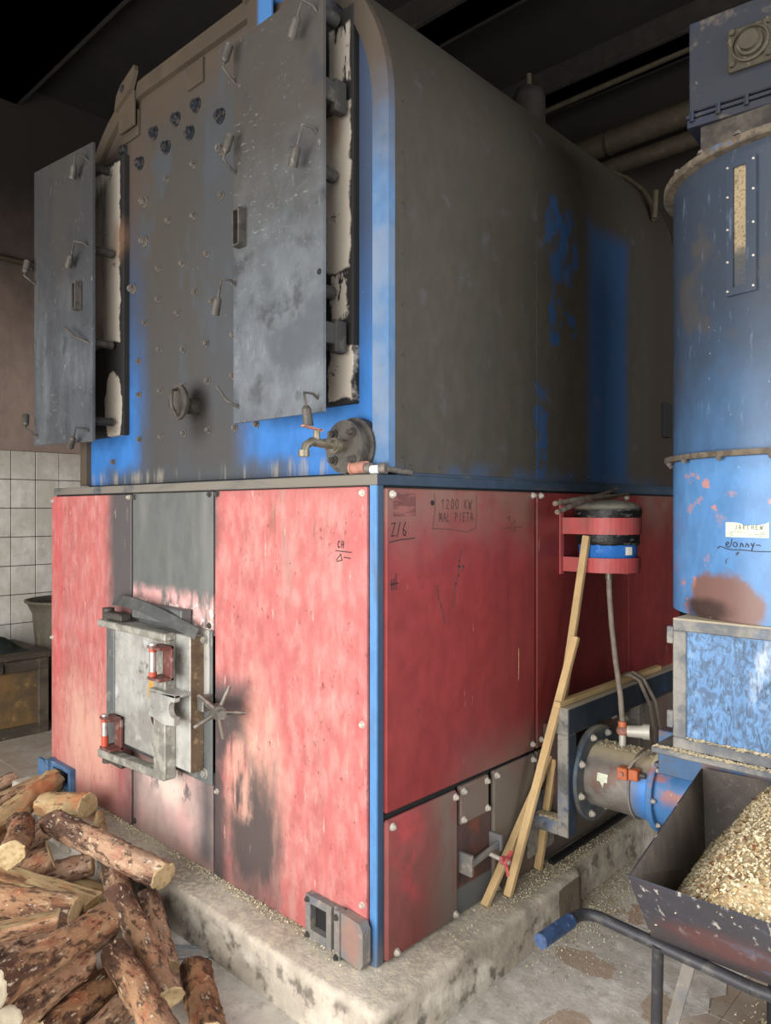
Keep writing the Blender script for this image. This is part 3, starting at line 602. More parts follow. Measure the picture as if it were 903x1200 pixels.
# concrete plinth: an L-shaped rough kerb, high resolution so that its edges are chipped
def plinth():
    b = MB()
    def rough(p, amp):
        n1 = mnoise.noise(Vector(p) * 7.0) * 0.6 + mnoise.noise(Vector(p) * 23.0) * 0.4
        return n1 * amp
    def outer(yv):                                   # half-width of the right kerb along Y
        return 0.158 if yv < 1.02 else 0.105
    H = 0.165
    # cross-section (distance outward from boiler, height) with a rounded worn shoulder
    def prof(w, s):
        r = 0.022 + 0.012 * mnoise.noise(Vector((s * 6, w, 3)))
        r = max(0.008, r + 0.012 * mnoise.noise(Vector((s * 19, 5, w))))
        pts = [(-0.25, H), (0.0, H)]
        for k in range(1, 6): pts.append((0.0 + (w - r) * k / 6.0, H))
        for k in range(0, 5):
            a = PI / 2 * k / 4; pts.append((w - r + r * math.sin(a), H - r + r * math.cos(a)))
        for k in range(1, 8): pts.append((w + 0.004 * k / 7, (H - r) * (1 - k / 7.0)))
        return pts
    path = []                                       # (corner point, outward dir, width, s)
    x = -2.52
    while x < -0.001: path.append((Vector((x, 0, 0)), Vector((0, -1, 0)), 0.170, x)); x += 0.025
    for k in range(9):
        a = -PI / 2 + PI / 2 * k / 8
        dd = Vector((math.cos(a), math.sin(a), 0)); mk = max(abs(dd.x), abs(dd.y))
        path.append((Vector((0, 0, 0)), dd / mk ** 0.9, 0.163, k * 0.02))
    y = 0.025
    while y < 2.5: path.append((Vector((0, y, 0)), Vector((1, 0, 0)), outer(y), y + 3)); y += 0.0245
    rings = []
    for c, d, w, s in path:
        ring = []
        for u, z in prof(w, s):
            p = c + d * u + Vector((0, 0, z))
            am = 0.010 if u > 0.05 else 0.004
            r = rough(p + Vector((s, 0, 0)) * 0.0, am)
            p = p + d * r * (1 if z < H - 0.002 else 0.3) + Vector((0, 0, r * 0.5 if z > 0.1 else 0))
            ring.append(p)
        rings.append(ring)
    m = len(rings[0]); vs = [p for r in rings for p in r]
    fs = [(i * m + k, (i + 1) * m + k, (i + 1) * m + k + 1, i * m + k + 1) for i in range(len(rings) - 1) for k in range(m - 1)]
    b.add(vs, fs, 0, True)
    b.add([rings[0][k] for k in range(m)] + [Vector((-2.52, 0.25, 0))], [list(range(m + 1))])
    b.box(-2.5, -0.2, 0.2, 2.45, 0.0, 0.163)
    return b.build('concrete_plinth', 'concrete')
tag(plinth(), 'rough chipped concrete plinth running round the foot of the red furnace', 'plinth')

# ------------------------------------------------------------------ furnace base
FB = thing('furnace_base', 'red panelled steel furnace base with grimy firing door, below the blue boiler drum', 'furnace', (-1.2, 1.1, 0.165))
MB().box(-2.385, -0.012, 0.012, 2.36, 0.166, 1.70).build('core', 'void_dark', FB)
MB().box(-0.030, 0.0, 0.0, 0.030, 0.166, 1.676).build('corner_post', 'blue_post', FB)
MB().box(-2.40, 0.0, 0.0, 2.36, 1.676, 1.712, 0.003).build('top_rail', 'blue_rail', FB)
PT = 0.012
def fpanel(x0, x1, z0, z1, m, name='front_panel', label=None):
    o = MB().box(x0, x1, -PT, 0.004, z0, z1, 0.003).build(name, m, FB)
    if label: o['label'] = label
    return o
fpanel(-2.396, -1.536, 0.167, 1.668, 'red_front', label='red front panel blackened along its right edge')
fpanel(-1.520, -0.884, 1.10, 1.671, 'soot_front', label='soot-black front panel above the firing door')
fpanel(-1.515, -0.884, 0.167, 0.56, 'burnt_front', label='scorched front panel below the firing door')
fpanel(-0.868, -0.034, 0.167, 1.672, 'red_front', label='pinkish red front panel scorched at lower left')
def spanel(y0, y1, z0, z1, m, t=PT, bev=0.004):
    return MB().box(-0.006, t, y0, y1, z0, z1, bev).build('side_panel', m, FB)
spanel(0.032, 0.898, 0.640, 1.668, 'red_side')
spanel(0.914, 1.724, 0.640, 1.668, 'red_side')
spanel(1.732, 2.36, 0.640, 1.668, 'red_side')
spanel(0.030, 0.394, 0.172, 0.618, 'grimy_red', 0.016, 0.008)
spanel(0.612, 0.898, 0.172, 0.626, 'grimy_red', 0.014, 0.006)
spanel(0.914, 1.724, 0.172, 0.626, 'grimy_red', 0.010)
spanel(1.732, 2.36, 0.172, 0.626, 'grimy_red', 0.010)
MB().box(-0.006, 0.004, 0.40, 0.606, 0.172, 0.49).build('recessed_plate', 'rust_dark', FB)
MB().box(-0.006, 0.016, 0.410, 0.580, 0.487, 0.624, 0.005).build('inspection_hatch', 'grimy_red', FB)
# clamp bar across the small clean-out with a red wing nut
MB().box(0.030, 0.060, 0.96, 1.75, 0.170, 0.186, 0.002).build('gap_shade_bar', 'void_dark', FB)  # dark bar standing in for the shaded gap on the plinth top
cb = MB().bar((0.045, 0.430, 0.352), (0.045, 0.605, 0.376), 0.014, 0.022, bev=0.003).box(0.0, 0.06, 0.412, 0.428, 0.318, 0.392, 0.003).box(0.0, 0.055, 0.596, 0.612, 0.345, 0.405, 0.003).build('clamp_bar', 'port_steel', FB)
wn = MB().cyl((0.03, 0.54, 0.356), (0.13, 0.54, 0.350), 0.008, n=10).build('clamp_screw', 'bolt_zinc', FB)
MB().cyl((0.10, 0.54, 0.352), (0.128, 0.54, 0.350), 0.016, n=12).bar((0.115, 0.54, 0.35), (0.118, 0.575, 0.375), 0.012, 0.01).bar((0.115, 0.54, 0.35), (0.122, 0.545, 0.300), 0.012, 0.01).bar((0.115, 0.54, 0.35), (0.115, 0.51, 0.37), 0.012, 0.01).build('wing_nut', 'band_red', FB)
bf = Bolts(0.0085, 0.010, (0, -1, 0), 'bolt_zinc', 'panel_bolt')
for x, z in [(-2.38, 1.645), (-2.385, 0.92), (-2.375, 0.26), (-1.555, 1.655), (-0.05, 1.652), (-0.05, 0.92), (-0.05, 0.35), (-0.852, 0.50)]: bf.put((x, -PT, z), FB)
bd = Bolts(0.010, 0.010, (0, -1, 0), 'iron_dark', 'panel_bolt')
for x, z in [(-1.50, 1.655), (-0.905, 1.66), (-0.85, 1.66), (-0.905, 1.14), (-1.50, 0.20)]: bd.put((x, -PT, z), FB)
bs = Bolts(0.010, 0.012, (1, 0, 0), 'bolt_zinc', 'panel_bolt')
for y, z in [(0.055, 1.648), (0.878, 1.655), (0.935, 1.655), (1.70, 1.655), (0.875, 0.668), (0.94, 0.672), (1.70, 0.67), (0.94, 0.605), (0.94, 0.18), (1.70, 0.6), (0.055, 0.595), (0.378, 0.598), (0.075, 0.19), (0.378, 0.19),
             (0.425, 0.605), (0.565, 0.605), (0.425, 0.505), (0.568, 0.505), (0.628, 0.608), (0.88, 0.606), (0.63, 0.19), (0.94, 0.40)]: bs.put((0.014, y, z), FB)
# pen writing and a smudged square on the side panel
sfn = lambda u, v: ((PT, u, v), (1, 0, 0))
strokes('pen_writing', word('1200 KW', 0.305, 1.602, 0.032, 0.0255) + word('MAL PIETA', 0.292, 1.558, 0.030, 0.0220), sfn, 0.0035, 'ink_faded', FB)
strokes('pen_outline', [[(0.268, 1.652), (0.272, 1.60), (0.258, 1.535), (0.34, 1.532), (0.45, 1.520), (0.50, 1.532), (0.508, 1.58), (0.505, 1.65)]], sfn, 0.003, 'ink_faded', FB)
strokes('pen_writing', word('Z/6', 0.052, 1.515, 0.044, 0.026) + [[(0.045, 1.496), (0.10, 1.503), (0.165, 1.506)]], sfn, 0.0038, 'ink', FB)
strokes('pen_writing', [[(0.70, 1.565), (0.72, 1.575), (0.715, 1.555)], [(0.73, 1.54), (0.755, 1.56), (0.75, 1.535)], [(0.66, 1.528), (0.80, 1.532)], [(0.73, 1.52), (0.76, 1.523), (0.745, 1.505)]], sfn, 0.003, 'ink_faded', FB)
strokes('soot_scratch', [[(0.42, 1.455), (0.405, 1.42), (0.40, 1.37), (0.385, 1.34), (0.372, 1.26)], [(0.395, 1.40), (0.43, 1.40), (0.42, 1.385)]], sfn, 0.006, 'ink_faded', FB)
strokes('soot_scratch', [[(0.283, 1.34), (0.29, 1.30), (0.305, 1.27), (0.325, 1.21)]], sfn, 0.005, 'ink_faded', FB)
strokes('pen_writing', [[(0.056, 1.375), (0.056, 1.345)], [(0.066, 1.38), (0.066, 1.345)], [(0.075, 1.395), (0.077, 1.345)], [(0.05, 1.362), (0.085, 1.365)]], sfn, 0.004, 'ink', FB)
strokes('scratch', [[(0.78, 1.06), (0.78, 0.94)]], sfn, 0.004, 'flake_tan', FB)
MB().box(PT, PT + 0.0006, 0.064, 0.172, 1.578, 1.652).build('smudged_square', 'dark_square', FB)
MB().cyl((PT, 0.257, 1.622), (PT + 0.002, 0.257, 1.622), 0.009, n=12).build('hole', 'void_dark', FB)
ffn = lambda u, v: ((u, -PT, v), (0, -1, 0))
strokes('pen_writing', word('C', -0.165, 1.475, 0.022) + word('H', -0.148, 1.475, 0.022) + [[(-0.175, 1.465), (-0.10, 1.462)], [(-0.17, 1.435), (-0.15, 1.455), (-0.145, 1.435), (-0.17, 1.43)], [(-0.135, 1.445), (-0.105, 1.443)]], ffn, 0.0035, 'ink', FB)

# firing door
bk = MB().box(-1.66, -0.879, -0.020, -0.010, 0.515, 1.125, 0.003).build('firing_door_frame', 'door_backing', FB)
pb = Bolts(0.016, 0.014, (0, -1, 0), 'door_rim', 'frame_bolt')
for x, z in ((-0.925, 1.085), (-0.925, 0.555)): pb.put((x, -0.02, z), bk)
MB().box(-1.42, -1.02, -0.07, -0.02, 1.128, 1.195, 0.004).build('lintel_box', 'door_backing', bk)
# curved rubber heat flap over the lintel
fp = MB(); arc = []
for k in range(15):
    t = k / 14.0; arc.append((-1.60 + 0.68 * t, 1.190 + 0.045 * math.sin(PI * t) - 0.075 * t))
for k in range(14):
    (xa, za), (xb, zb) = arc[k], arc[k + 1]
    ya, yb = -0.022 - 0.05 * math.sin(PI * k / 14), -0.022 - 0.05 * math.sin(PI * (k + 1) / 14)
    vs = [(xa, ya - .03, za + .018), (xb, yb - .03, zb + .018), (xb, yb - .05, zb - .024), (xa, ya - .05, za - .024),
          (xa, ya - .022, za + .018), (xb, yb - .022, zb + .018), (xb, yb - .042, zb - .024), (xa, ya - .042, za - .024)]
    fp.add(vs, [(0, 1, 2, 3), (7, 6, 5, 4), (0, 4, 5, 1), (3, 2, 6, 7), (0, 3, 7, 4), (1, 5, 6, 2)], 0)
fp.build('rubber_flap', 'rubber', bk)
FDo = MB().box(-1.60, -0.937, -0.078, -0.024, 0.565, 1.102, 0.004, 0).build('firing_door', 'door_steel', FB)
MB().box(-0.9375, -0.9335, -0.0775, -0.022, 0.566, 1.10).build('rusty_door_edge', 'door_rust', FDo)
# welded rim: top, right and bottom bars standing off the leaf
MB().box(-1.625, -1.045, -0.128, -0.076, 1.075, 1.105, 0.004).build('rim_bar', 'door_rim', FDo)
MB().box(-1.135, -1.045, -0.128, -0.076, 0.52, 1.075, 0.004).build('rim_bar', 'door_rim', FDo)
MB().bar((-1.625, -0.102, 0.503), (-1.06, -0.102, 0.532), 0.05, 0.034, bev=0.004).build('rim_bar', 'door_rim', FDo)
MB().box(-1.628, -1.555, -0.085, -0.024, 0.53, 1.08, 0.004).build('hinge_strip', 'door_backing', FDo)
for z in (1.125, 0.482):
    MB().cyl((-1.605, -0.085, z - .025), (-1.605, -0.085, z + .03), 0.026, n=16).box(-1.61, -1.44, -0.11, -0.06, z - .014, z + .016, 0.004).build('hinge', 'iron_dark', FDo)
# hook plate with a C-shaped notch
hk = MB(); pts = [(-1.15, 0.77), (-1.15, 0.862), (-0.955, 0.882)]
cx_, cz_ = -0.965, 0.832
hk_poly = [(-1.125, 0.775), (-1.125, 0.868), (-0.93, 0.884), (-0.930, 0.862)] + [(-0.945 + 0.028 * math.cos(a), 0.828 + 0.030 * math.sin(a)) for a in [math.radians(v) for v in range(70, 300, 20)]] + [(-0.930, 0.795), (-0.935, 0.768), (-1.0, 0.758)]
hk.prism(hk_poly, lambda u, v, t: (u, -0.152 + 0.022 * t, v))
hk.box(-1.125, -0.93, -0.152, -0.078, 0.872, 0.884, 0.002)
hk.build('latch_hook', 'door_steel', FDo)
def door_handle(x, z0, z1, yb, red):
    h = MB().box(x + 0.012, x + 0.075, yb - 0.012, yb, z0 - .012, z1 + .012, 0.002)
    h.box(x - 0.018, x + 0.075, yb - 0.065, yb, z1, z1 + 0.012, 0.002).box(x - 0.018, x + 0.075, yb - 0.065, yb, z0 - 0.012, z0, 0.002)
    o = h.build('door_handle', 'red_bracket', FDo)
    return o, (x, yb - 0.048, z0, z1)
for args in ((-1.05, 0.945, 1.055, -0.128, 0), (-1.54, 0.555, 0.675, -0.085, 1)):
    o, (x, y, z0, z1) = door_handle(*args)
    g = MB().cyl((x, y, z0), (x, y, z1), 0.013, n=14)
    g.cyl((x, y, z0), (x, y, z0 + (0.045 if args[4] else 0.018)), 0.0155, n=14, mi=1).cyl((x, y, z1 - 0.014), (x, y, z1), 0.0155, n=14, mi=1).cyl((x, y, z1 + .012), (x, y, z1 + 0.02), 0.016, n=12)
    g.build('grip', ['bright_steel', 'red_ring'], FDo)
# swing bolt with star knob
A0, A1 = Vector((-0.885, -0.04, 0.845)), Vector((-0.66, -0.135, 0.868))
ax = (A1 - A0).normalized()
sk = MB().cyl(A0, A1 + ax * 0.05, 0.013, n=12).cyl(A1 - ax * 0.03, A1 + ax * 0.012, 0.03, 0.024, n=14).cyl(A1 + ax * 0.045, A1 + ax * 0.06, 0.016, n=10)
sk.box(-0.905, -0.865, -0.07, -0.02, 0.815, 0.875, 0.004)
e1 = ax.orthogonal().normalized(); e2 = ax.cross(e1)
for k in range(5):
    a = 2 * PI * k / 5 + 0.35; d = e1 * math.cos(a) + e2 * math.sin(a)
    sk.cyl(A1 - ax * 0.01 + d * 0.015, A1 - ax * 0.012 + d * 0.098, 0.010, 0.0075, n=8)
sk.build('star_knob', 'star_steel', FB)

# ash ports at the foot of the front
ap = MB()
for (x0, x1, z0, z1) in ((-0.293, -0.268, 0.168, 0.312), (-0.19, -0.165, 0.168, 0.312), (-0.268, -0.19, 0.285, 0.312), (-0.268, -0.19, 0.168, 0.20)):
    ap.box(x0, x1, -0.042, -0.012, z0, z1, 0.002)
apo = ap.box(-0.165, -0.122, -0.03, -0.012, 0.168, 0.312, 0.002).build('ash_port_frame', 'port_steel', FB)
MB().box(-0.30, -0.11, -0.016, -0.0125, 0.175, 0.305).build('ash_port_hole', 'void_dark', apo)
MB().box(-0.135, -0.110, -0.058, -0.030, 0.158, 0.322, 0.002).build('slide_guide', 'port_steel', apo)
MB().prism([(-0.11, 0.178), (-0.022, 0.172), (-0.012, 0.19), (-0.012, 0.29), (-0.026, 0.312), (-0.11, 0.318)], lambda u, v, t: (u, -0.05 + 0.035 * t, v)).build('slide_plate', 'port_steel', apo)
pbb = Bolts(0.008, 0.01, (0, -1, 0), 'iron_dark', 'port_bolt')
for x, y, z in ((-0.28, -0.042, 0.298), (-0.122, -0.058, 0.302), (-0.122, -0.058, 0.175), (-0.28, -0.042, 0.18)): pbb.put((x, y, z), apo)
ap = MB()
for (x0, x1, z0, z1) in ((-2.335, -2.31, 0.17, 0.285), (-2.13, -2.105, 0.17, 0.285), (-2.31, -2.13, 0.262, 0.285), (-2.31, -2.13, 0.17, 0.19)):
    ap.box(x0, x1, -0.042, -0.012, z0, z1, 0.002)
apl = ap.build('ash_port_frame', 'blue_box', FB); apl['label'] = 'blue ash port frame at the left foot of the front'
MB().box(-2.33, -2.11, -0.016, -0.0125, 0.172, 0.283).build('ash_port_hole', 'void_dark', apl)
MB().box(-2.47, -2.34, -0.055, -0.035, 0.170, 0.272, 0.003).box(-2.36, -2.335, -0.06, -0.012, 0.168, 0.29, 0.002).build('slide_plate', 'blue_box', apl)

# ------------------------------------------------------------------ boiler drum on top
BV = thing('boiler_drum', 'large blue boiler drum caked in soot with arched top, on the red furnace base', 'boiler', (-1.1, 1.2, 1.712))
VX0, VX1, VZ0, VZT, VR, VY0, VY1 = -2.2, 0.0, 1.722, 3.56, 0.65, 0.055, 2.32
def arch(off=0.0, n=14):
    """arch outline from bottom right, up and over to bottom left, inset by off"""
    r = VR - off; pts = [(VX1 - off, VZ0)]
    for k in range(n + 1):
        a = PI / 2 * k / n; pts.append((VX1 - VR + r * math.cos(a), VZT - VR + r * math.sin(a)))
    for k in range(n + 1):
        a = PI / 2 + PI / 2 * k / n; pts.append((VX0 + VR + r * math.cos(a), VZT - VR + 0.03 * k / n * 0 + r * math.sin(a)))
    pts.append((VX0 + off, VZ0)); return pts
def sag(x, z): return z + (0.045 * min(1, max(0, (-x) / 2.0)) if z > 3.2 else 0)     # the top rises a little to the left
out = [(x, sag(x, z)) for x, z in arch(0)]
inn = [(x, sag(x, z)) for x, z in arch(0.072)]
m = len(out)
j = MB()
ys = [VY0 + 0.0302, 0.12, 0.75, 1.4, 2.0, VY1]
vs = [Vector((x, y, z)) for y in ys for x, z in out]
j.add(vs, [(i * m + k, i * m + k + 1, (i + 1) * m + k + 1, (i + 1) * m + k) for i in range(len(ys) - 1) for k in range(m - 1)], 0, True)
j.add([Vector((x, VY1, z)) for x, z in out], [list(range(m))])
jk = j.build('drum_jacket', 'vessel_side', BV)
MB().box(VX0, VX1 - 0.004, 0.10, VY1, 1.705, VZ0 + 0.004).build('drum_floor', 'blue_rail', BV)
lp = MB()
of = [(Vector((x, VY0, z)), Vector((xi, VY0, zi))) for (x, z), (xi, zi) in zip(out, inn)]
vs = [p for a, b in of for p in (a, b, b + Vector((0, 0.03, 0)), a + Vector((0, 0.03, 0)))]
lp.add(vs, [(4 * k + e, 4 * k + (e + 1) % 4, 4 * k + 4 + (e + 1) % 4, 4 * k + 4 + e) for k in range(m - 1) for e in range(4)] + [(0, 1, 2, 3), (4 * (m - 1) + 3, 4 * (m - 1) + 2, 4 * (m - 1) + 1, 4 * (m - 1))])
lp.build('arched_lip', 'vessel_lip', BV)
fpm = MB(); fpm.prism([(x, z) for x, z in [(a[0], a[1]) for a in [(x, sag(x, z)) for x, z in arch(0.03)]]], lambda u, v, t: (u, 0.08 + 0.012 * t, v))
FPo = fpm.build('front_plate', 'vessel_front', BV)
# rivets and bolts of the front plate
vb = Bolts(0.024, 0.022, (0, -1, 0), 'bolt_blue', 'plug_bolt', True, 16)
for x, z in [(-1.774, 3.335), (-1.616, 3.226), (-1.489, 3.323), (-1.381, 3.222), (-1.3, 3.319), (-0.963, 3.21), (-1.14, 3.32), (-1.19, 3.22)]: vb.put((x, 0.08, z), BV)
vm_ = Bolts(0.019, 0.026, (0, -1, 0), 'bolt_dusty', 'stay_bolt')
for x, z in [(-1.572, 3.03), (-1.572, 2.847), (-0.95, 3.068), (-1.681, 2.648)]: vm_.put((x, 0.08, z), BV)
vsb = Bolts(0.0115, 0.016, (0, -1, 0), 'bolt_dusty', 'stay_bolt')
for x, z in [(-1.375, 3.077), (-1.161, 3.073), (-1.365, 2.888), (-1.161, 2.854), (-0.953, 2.882), (-1.448, 2.693), (-1.249, 2.671), (-1.058, 2.668), (-1.45, 2.555), (-1.148, 2.526), (-1.019, 2.462), (-1.287, 2.464), (-1.569, 2.467),
             (-1.44, 2.325), (-1.239, 2.295), (-1.06, 2.293), (-1.629, 2.298), (-1.429, 2.136), (-1.242, 2.137), (-1.051, 2.136), (-1.624, 2.139), (-1.619, 1.929), (-1.425, 1.929), (-1.234, 1.93), (-1.046, 1.931), (-0.858, 1.926),
             (-0.871, 2.135), (-0.868, 2.298), (-0.72, 1.93), (-1.88, 1.835)]: vsb.put((x, 0.08, z), BV)
# side sheet rivets
sr = Bolts(0.004, 0.003, (1, 0, 0), 'vessel_side', 'sheet_rivet', False)
for z in [1.77 + 0.165 * k for k in range(8)]:
    for y in (0.12, 0.92): sr.put((0.0, y, z), BV)
for k in range(14): sr.put((0.0, 0.16 + 0.15 * k, 1.745), BV)
# sheet seam ridges on the side
for y in (0.135, 0.935): MB().box(-0.002, 0.0012, y - 0.004, y + 0.004, 1.722, 2.9).build('sheet_seam', 'vessel_side', BV)
# lifting lugs and tabs along the arch
for x in (-1.69, -0.66):
    z = sag(x, 3.56) - (0.06 if x < -1.6 else 0.0)
    lg = MB().box(x - 0.075, x + 0.075, VY0 - 0.012, VY0, z - 0.14, z + 0.02, 0.002)
    lg.prism([(x - 0.08, z - 0.03), (x - 0.06, z + 0.035), (x - 0.02, z + 0.07), (x + 0.11, z + 0.115), (x + 0.115, z + 0.09), (x + 0.075, z + 0.02)], lambda u, v, t: (u, VY0 - 0.03 + 0.02 * t, v))
    o = lg.build('lifting_lug', 'vessel_lip', BV)
    MB().cyl((x, VY0 - 0.033, z + 0.045), (x, VY0 - 0.028, z + 0.045), 0.018, n=14).build('lug_hole', 'bolt_blue', o)
MB().box(-1.20, -1.08, 0.066, 0.081, 3.40, 3.50, 0.002).build('weld_tab', 'vessel_lip', BV)
MB().box(-1.78, -1.62, 0.066, 0.081, 3.36, 3.48, 0.002).build('weld_tab', 'vessel_lip', BV)
# spy hole
sp = MB().cyl((-1.135, 0.08, 2.035), (-1.135, -0.005, 2.035), 0.033, n=18).build('spy_hole_tube', 'iron_dark', BV)
MB().cyl((-1.135, -0.005, 2.045), (-1.135, -0.018, 2.045), 0.072, n=28).build('spy_hole_cover', 'iron_dark', sp)
MB().tube([(-1.135, -0.02, 2.10), (-1.12, -0.05, 2.09), (-1.11, -0.06, 2.03), (-1.12, -0.03, 1.985)], 0.007, 8).build('cover_handle', 'iron_dark', sp)

def latch(parent, hook, wt_, y, name='latch_weight'):
    """bent rod hooked into the shield, ending in a dangling cylindrical weight"""
    h, w = Vector((hook[0], y, hook[1])), Vector((wt_[0], y - 0.045, wt_[1]))
    d = (w - h); top = h + Vector((0, -0.05, 0.012)) + d * 0.15
    b = MB().tube([h + Vector((0, 0.012, -0.02)), h + Vector((0, -0.02, 0.0)), top, h * 0.5 + w * 0.5 + Vector((0, -0.03, 0)), w], 0.0048, 7)
    dn = (w - top).normalized()
    b.cyl(w - dn * 0.035, w - dn * 0.025, 0.008, 0.0145, n=14).cyl(w - dn * 0.025, w + dn * 0.030, 0.0148, 0.0168, n=16)
    return b.build(name, 'iron_dark', parent)
def rodlet(parent, a, b_, y):
    MB().tube([Vector((a[0], y - 0.05, a[1])), Vector(((a[0] * .3 + b_[0] * .7), y - 0.04, a[1] * .3 + b_[1] * .7)), Vector((b_[0], y + 0.004, b_[1]))], 0.0055, 7).build('latch_rod', 'iron_dark', parent)

# right clean-out door
D1 = MB().box(-0.72, -0.158, 0.050, 0.082, 1.955, 3.285, 0.003).build('cleanout_door', 'flaked_door', BV); D1['label'] = 'black flaking clean-out door under the right shield'
s1 = MB()
sx0, sx1, sy, sz0, sz1 = -0.648, -0.160, -0.068, 1.913, 3.30
s1.prism([(sx0, sz0), (sx1, sz0), (sx1, sz1), (sx0, sz1)], lambda u, v, t: (u, sy - 0.012 + 0.012 * t, v)).build('shield_plate', 'shield_steel', D1)
for x, z in ((-0.23, 2.72), (-0.24, 2.33), (-0.22, 3.24), (-0.58, 3.1), (-0.58, 2.1)):
    MB().cyl((x, 0.03, z), (x, sy, z), 0.024, n=10).build('standoff', 'iron_black', D1)
for z in (2.98, 2.19):
    MB().box(-0.30, -0.17, sy + 0.002, 0.035, z - 0.05, z + 0.02, 0.004).box(-0.20, -0.165, -0.02, 0.03, z - 0.075, z + 0.03, 0.004).build('hinge_block', 'iron_black', D1)
def pull(x0, x1, z0, z1, yb, D):
    h = MB()
    for a in ((x0, x0 + 0.007, z0, z1), (x1 - 0.007, x1, z0, z1), (x0 + 0.007, x1 - 0.007, z0, z0 + 0.008), (x0 + 0.007, x1 - 0.007, z1 - 0.008, z1)): h.box(a[0], a[1], yb - 0.034, yb, a[2], a[3], 0.0015)
    o = h.build('pull_handle', 'iron_dark', D)
    MB().box(x0 + 0.006, x1 - 0.006, yb - 0.0025, yb - 0.0005, z0 + 0.006, z1 - 0.006).build('handle_slot', 'void_dark', D)
pull(-0.612, -0.57, 2.54, 2.675, sy - 0.012, D1)
for hx, wx in (((-0.19, 3.215), (-0.25, 3.16)), ((-0.19, 2.825), (-0.247, 2.74)), ((-0.634, 2.428), (-0.69, 2.34)), ((-0.185, 1.97), (-0.185, 1.895)), ((-0.632, 2.83), (-0.62, 2.91)), ((-0.635, 3.16), (-0.625, 3.235))):
    latch(D1, hx, wx, sy - 0.012)
rodlet(D1, (-0.677, 2.045), (-0.613, 1.967), sy - 0.012)
MB().cyl((-0.178, sy - 0.0125, 2.364), (-0.178, sy - 0.014, 2.364), 0.010, n=12).build('pin_hole', 'void_dark', D1)
# left clean-out door
D2 = MB().box(-2.19, -1.725, 0.050, 0.082, 1.958, 3.30, 0.003).build('cleanout_door', 'flaked_door', BV); D2['label'] = 'black flaking clean-out door under the left shield'
dl = lambda x: -0.085 + (x + 1.735) * 0.10          # shield leans out to the left
xL0, xL1 = -2.27, -1.735
sp2 = MB(); sp2.prism([(xL0, 1.925), (xL1, 1.915), (xL1, 3.305), (xL0, 3.31)], lambda u, v, t: (u, dl(u) - 0.012 + 0.012 * t, v)); sp2.build('shield_plate', 'shield_steel', D2)
for x, z in ((-1.80, 2.83), (-1.80, 2.39), (-1.80, 2.02), (-1.84, 3.24), (-2.1, 2.2), (-2.1, 3.0)):
    MB().cyl((x, 0.03, z), (x, dl(x), z), 0.020, n=10).build('standoff', 'iron_black', D2)
pull(-1.862, -1.822, 2.54, 2.67, dl(-1.85) - 0.012, D2)
for hx, wx in (((-1.775, 3.24), (-1.83, 3.18)), ((-1.775, 2.84), (-1.87, 2.77)), ((-1.765, 1.975), (-1.85, 1.915)), ((-2.235, 1.98), (-2.27, 2.05)), ((-2.255, 2.75), (-2.26, 2.82))):
    latch(D2, hx, wx, dl(hx[0]) - 0.012)
rodlet(D2, (-1.90, 2.465), (-1.765, 2.375), dl(-1.8) - 0.012)

# drain tap on a bolted flange
tp = MB().cyl((-0.155, 0.08, 1.806), (-0.155, 0.045, 1.806), 0.098, n=36).build('flange_ring', 'iron_dark', BV)
fl = MB().cyl((-0.163, 0.045, 1.806), (-0.163, 0.012, 1.806), 0.088, n=36).build('blind_flange', 'iron_dark', tp)
fbt = Bolts(0.012, 0.022, (0, -1, 0), 'iron_dark', 'flange_bolt')
for a in (45, 135, 225, 315): fbt.put((-0.163 + 0.062 * math.cos(math.radians(a)), 0.012, 1.806 + 0.062 * math.sin(math.radians(a))), tp)
t = MB().cyl((-0.163, 0.012, 1.808), (-0.163, -0.04, 1.808), 0.020, n=6, smooth=False).cyl((-0.163, -0.012, 1.808), (-0.163, -0.03, 1.808), 0.024, n=14)
t.cyl((-0.163, -0.04, 1.808), (-0.163, -0.115, 1.812), 0.013, n=12).cyl((-0.163, -0.06, 1.81), (-0.163, -0.075, 1.81), 0.018, n=6, smooth=False)
t.tube([(-0.163, -0.09, 1.812), (-0.163, -0.125, 1.815), (-0.163, -0.15, 1.80), (-0.163, -0.158, 1.775)], 0.0135, 10).cyl((-0.163, -0.158, 1.785), (-0.163, -0.158, 1.765), 0.018, n=12).cyl((-0.163, -0.105, 1.812), (-0.163, -0.105, 1.85), 0.011, n=10)
t.build('drain_tap', 'brass', tp)
MB().bar((-0.163, -0.085, 1.852), (-0.163, -0.165, 1.862), 0.018, 0.006, bev=0.002).bar((-0.163, -0.105, 1.848), (-0.163, -0.085, 1.853), 0.018, 0.008).build('tap_lever', 'rust_pink', tp)
# flue stub on top, mostly hidden
MB().box(-0.001, 0.02, 2.14, 2.24, 1.98, 2.16, 0.003).build('side_box', 'void_dark', BV)
def shoulder(deg, y, lift=0.018):
    a = math.radians(deg); return (VX1 - VR + (VR + lift) * math.cos(a), y, VZT - VR + (VR + lift) * math.sin(a))
MB().tube([shoulder(72, 2.16), shoulder(62, 2.20), shoulder(50, 2.22), shoulder(38, 2.20), shoulder(26, 2.14), shoulder(17, 2.08)], 0.014, 10).build('conduit', 'pipe_lagging', BV)
p0 = Vector(shoulder(17, 2.08)); MB().tube([p0, p0 + Vector((0.0, 0.01, 0.07)), p0 + Vector((0.0, 0.02, 0.15))], 0.016, 8).build('conduit', 'pipe_lagging', BV)

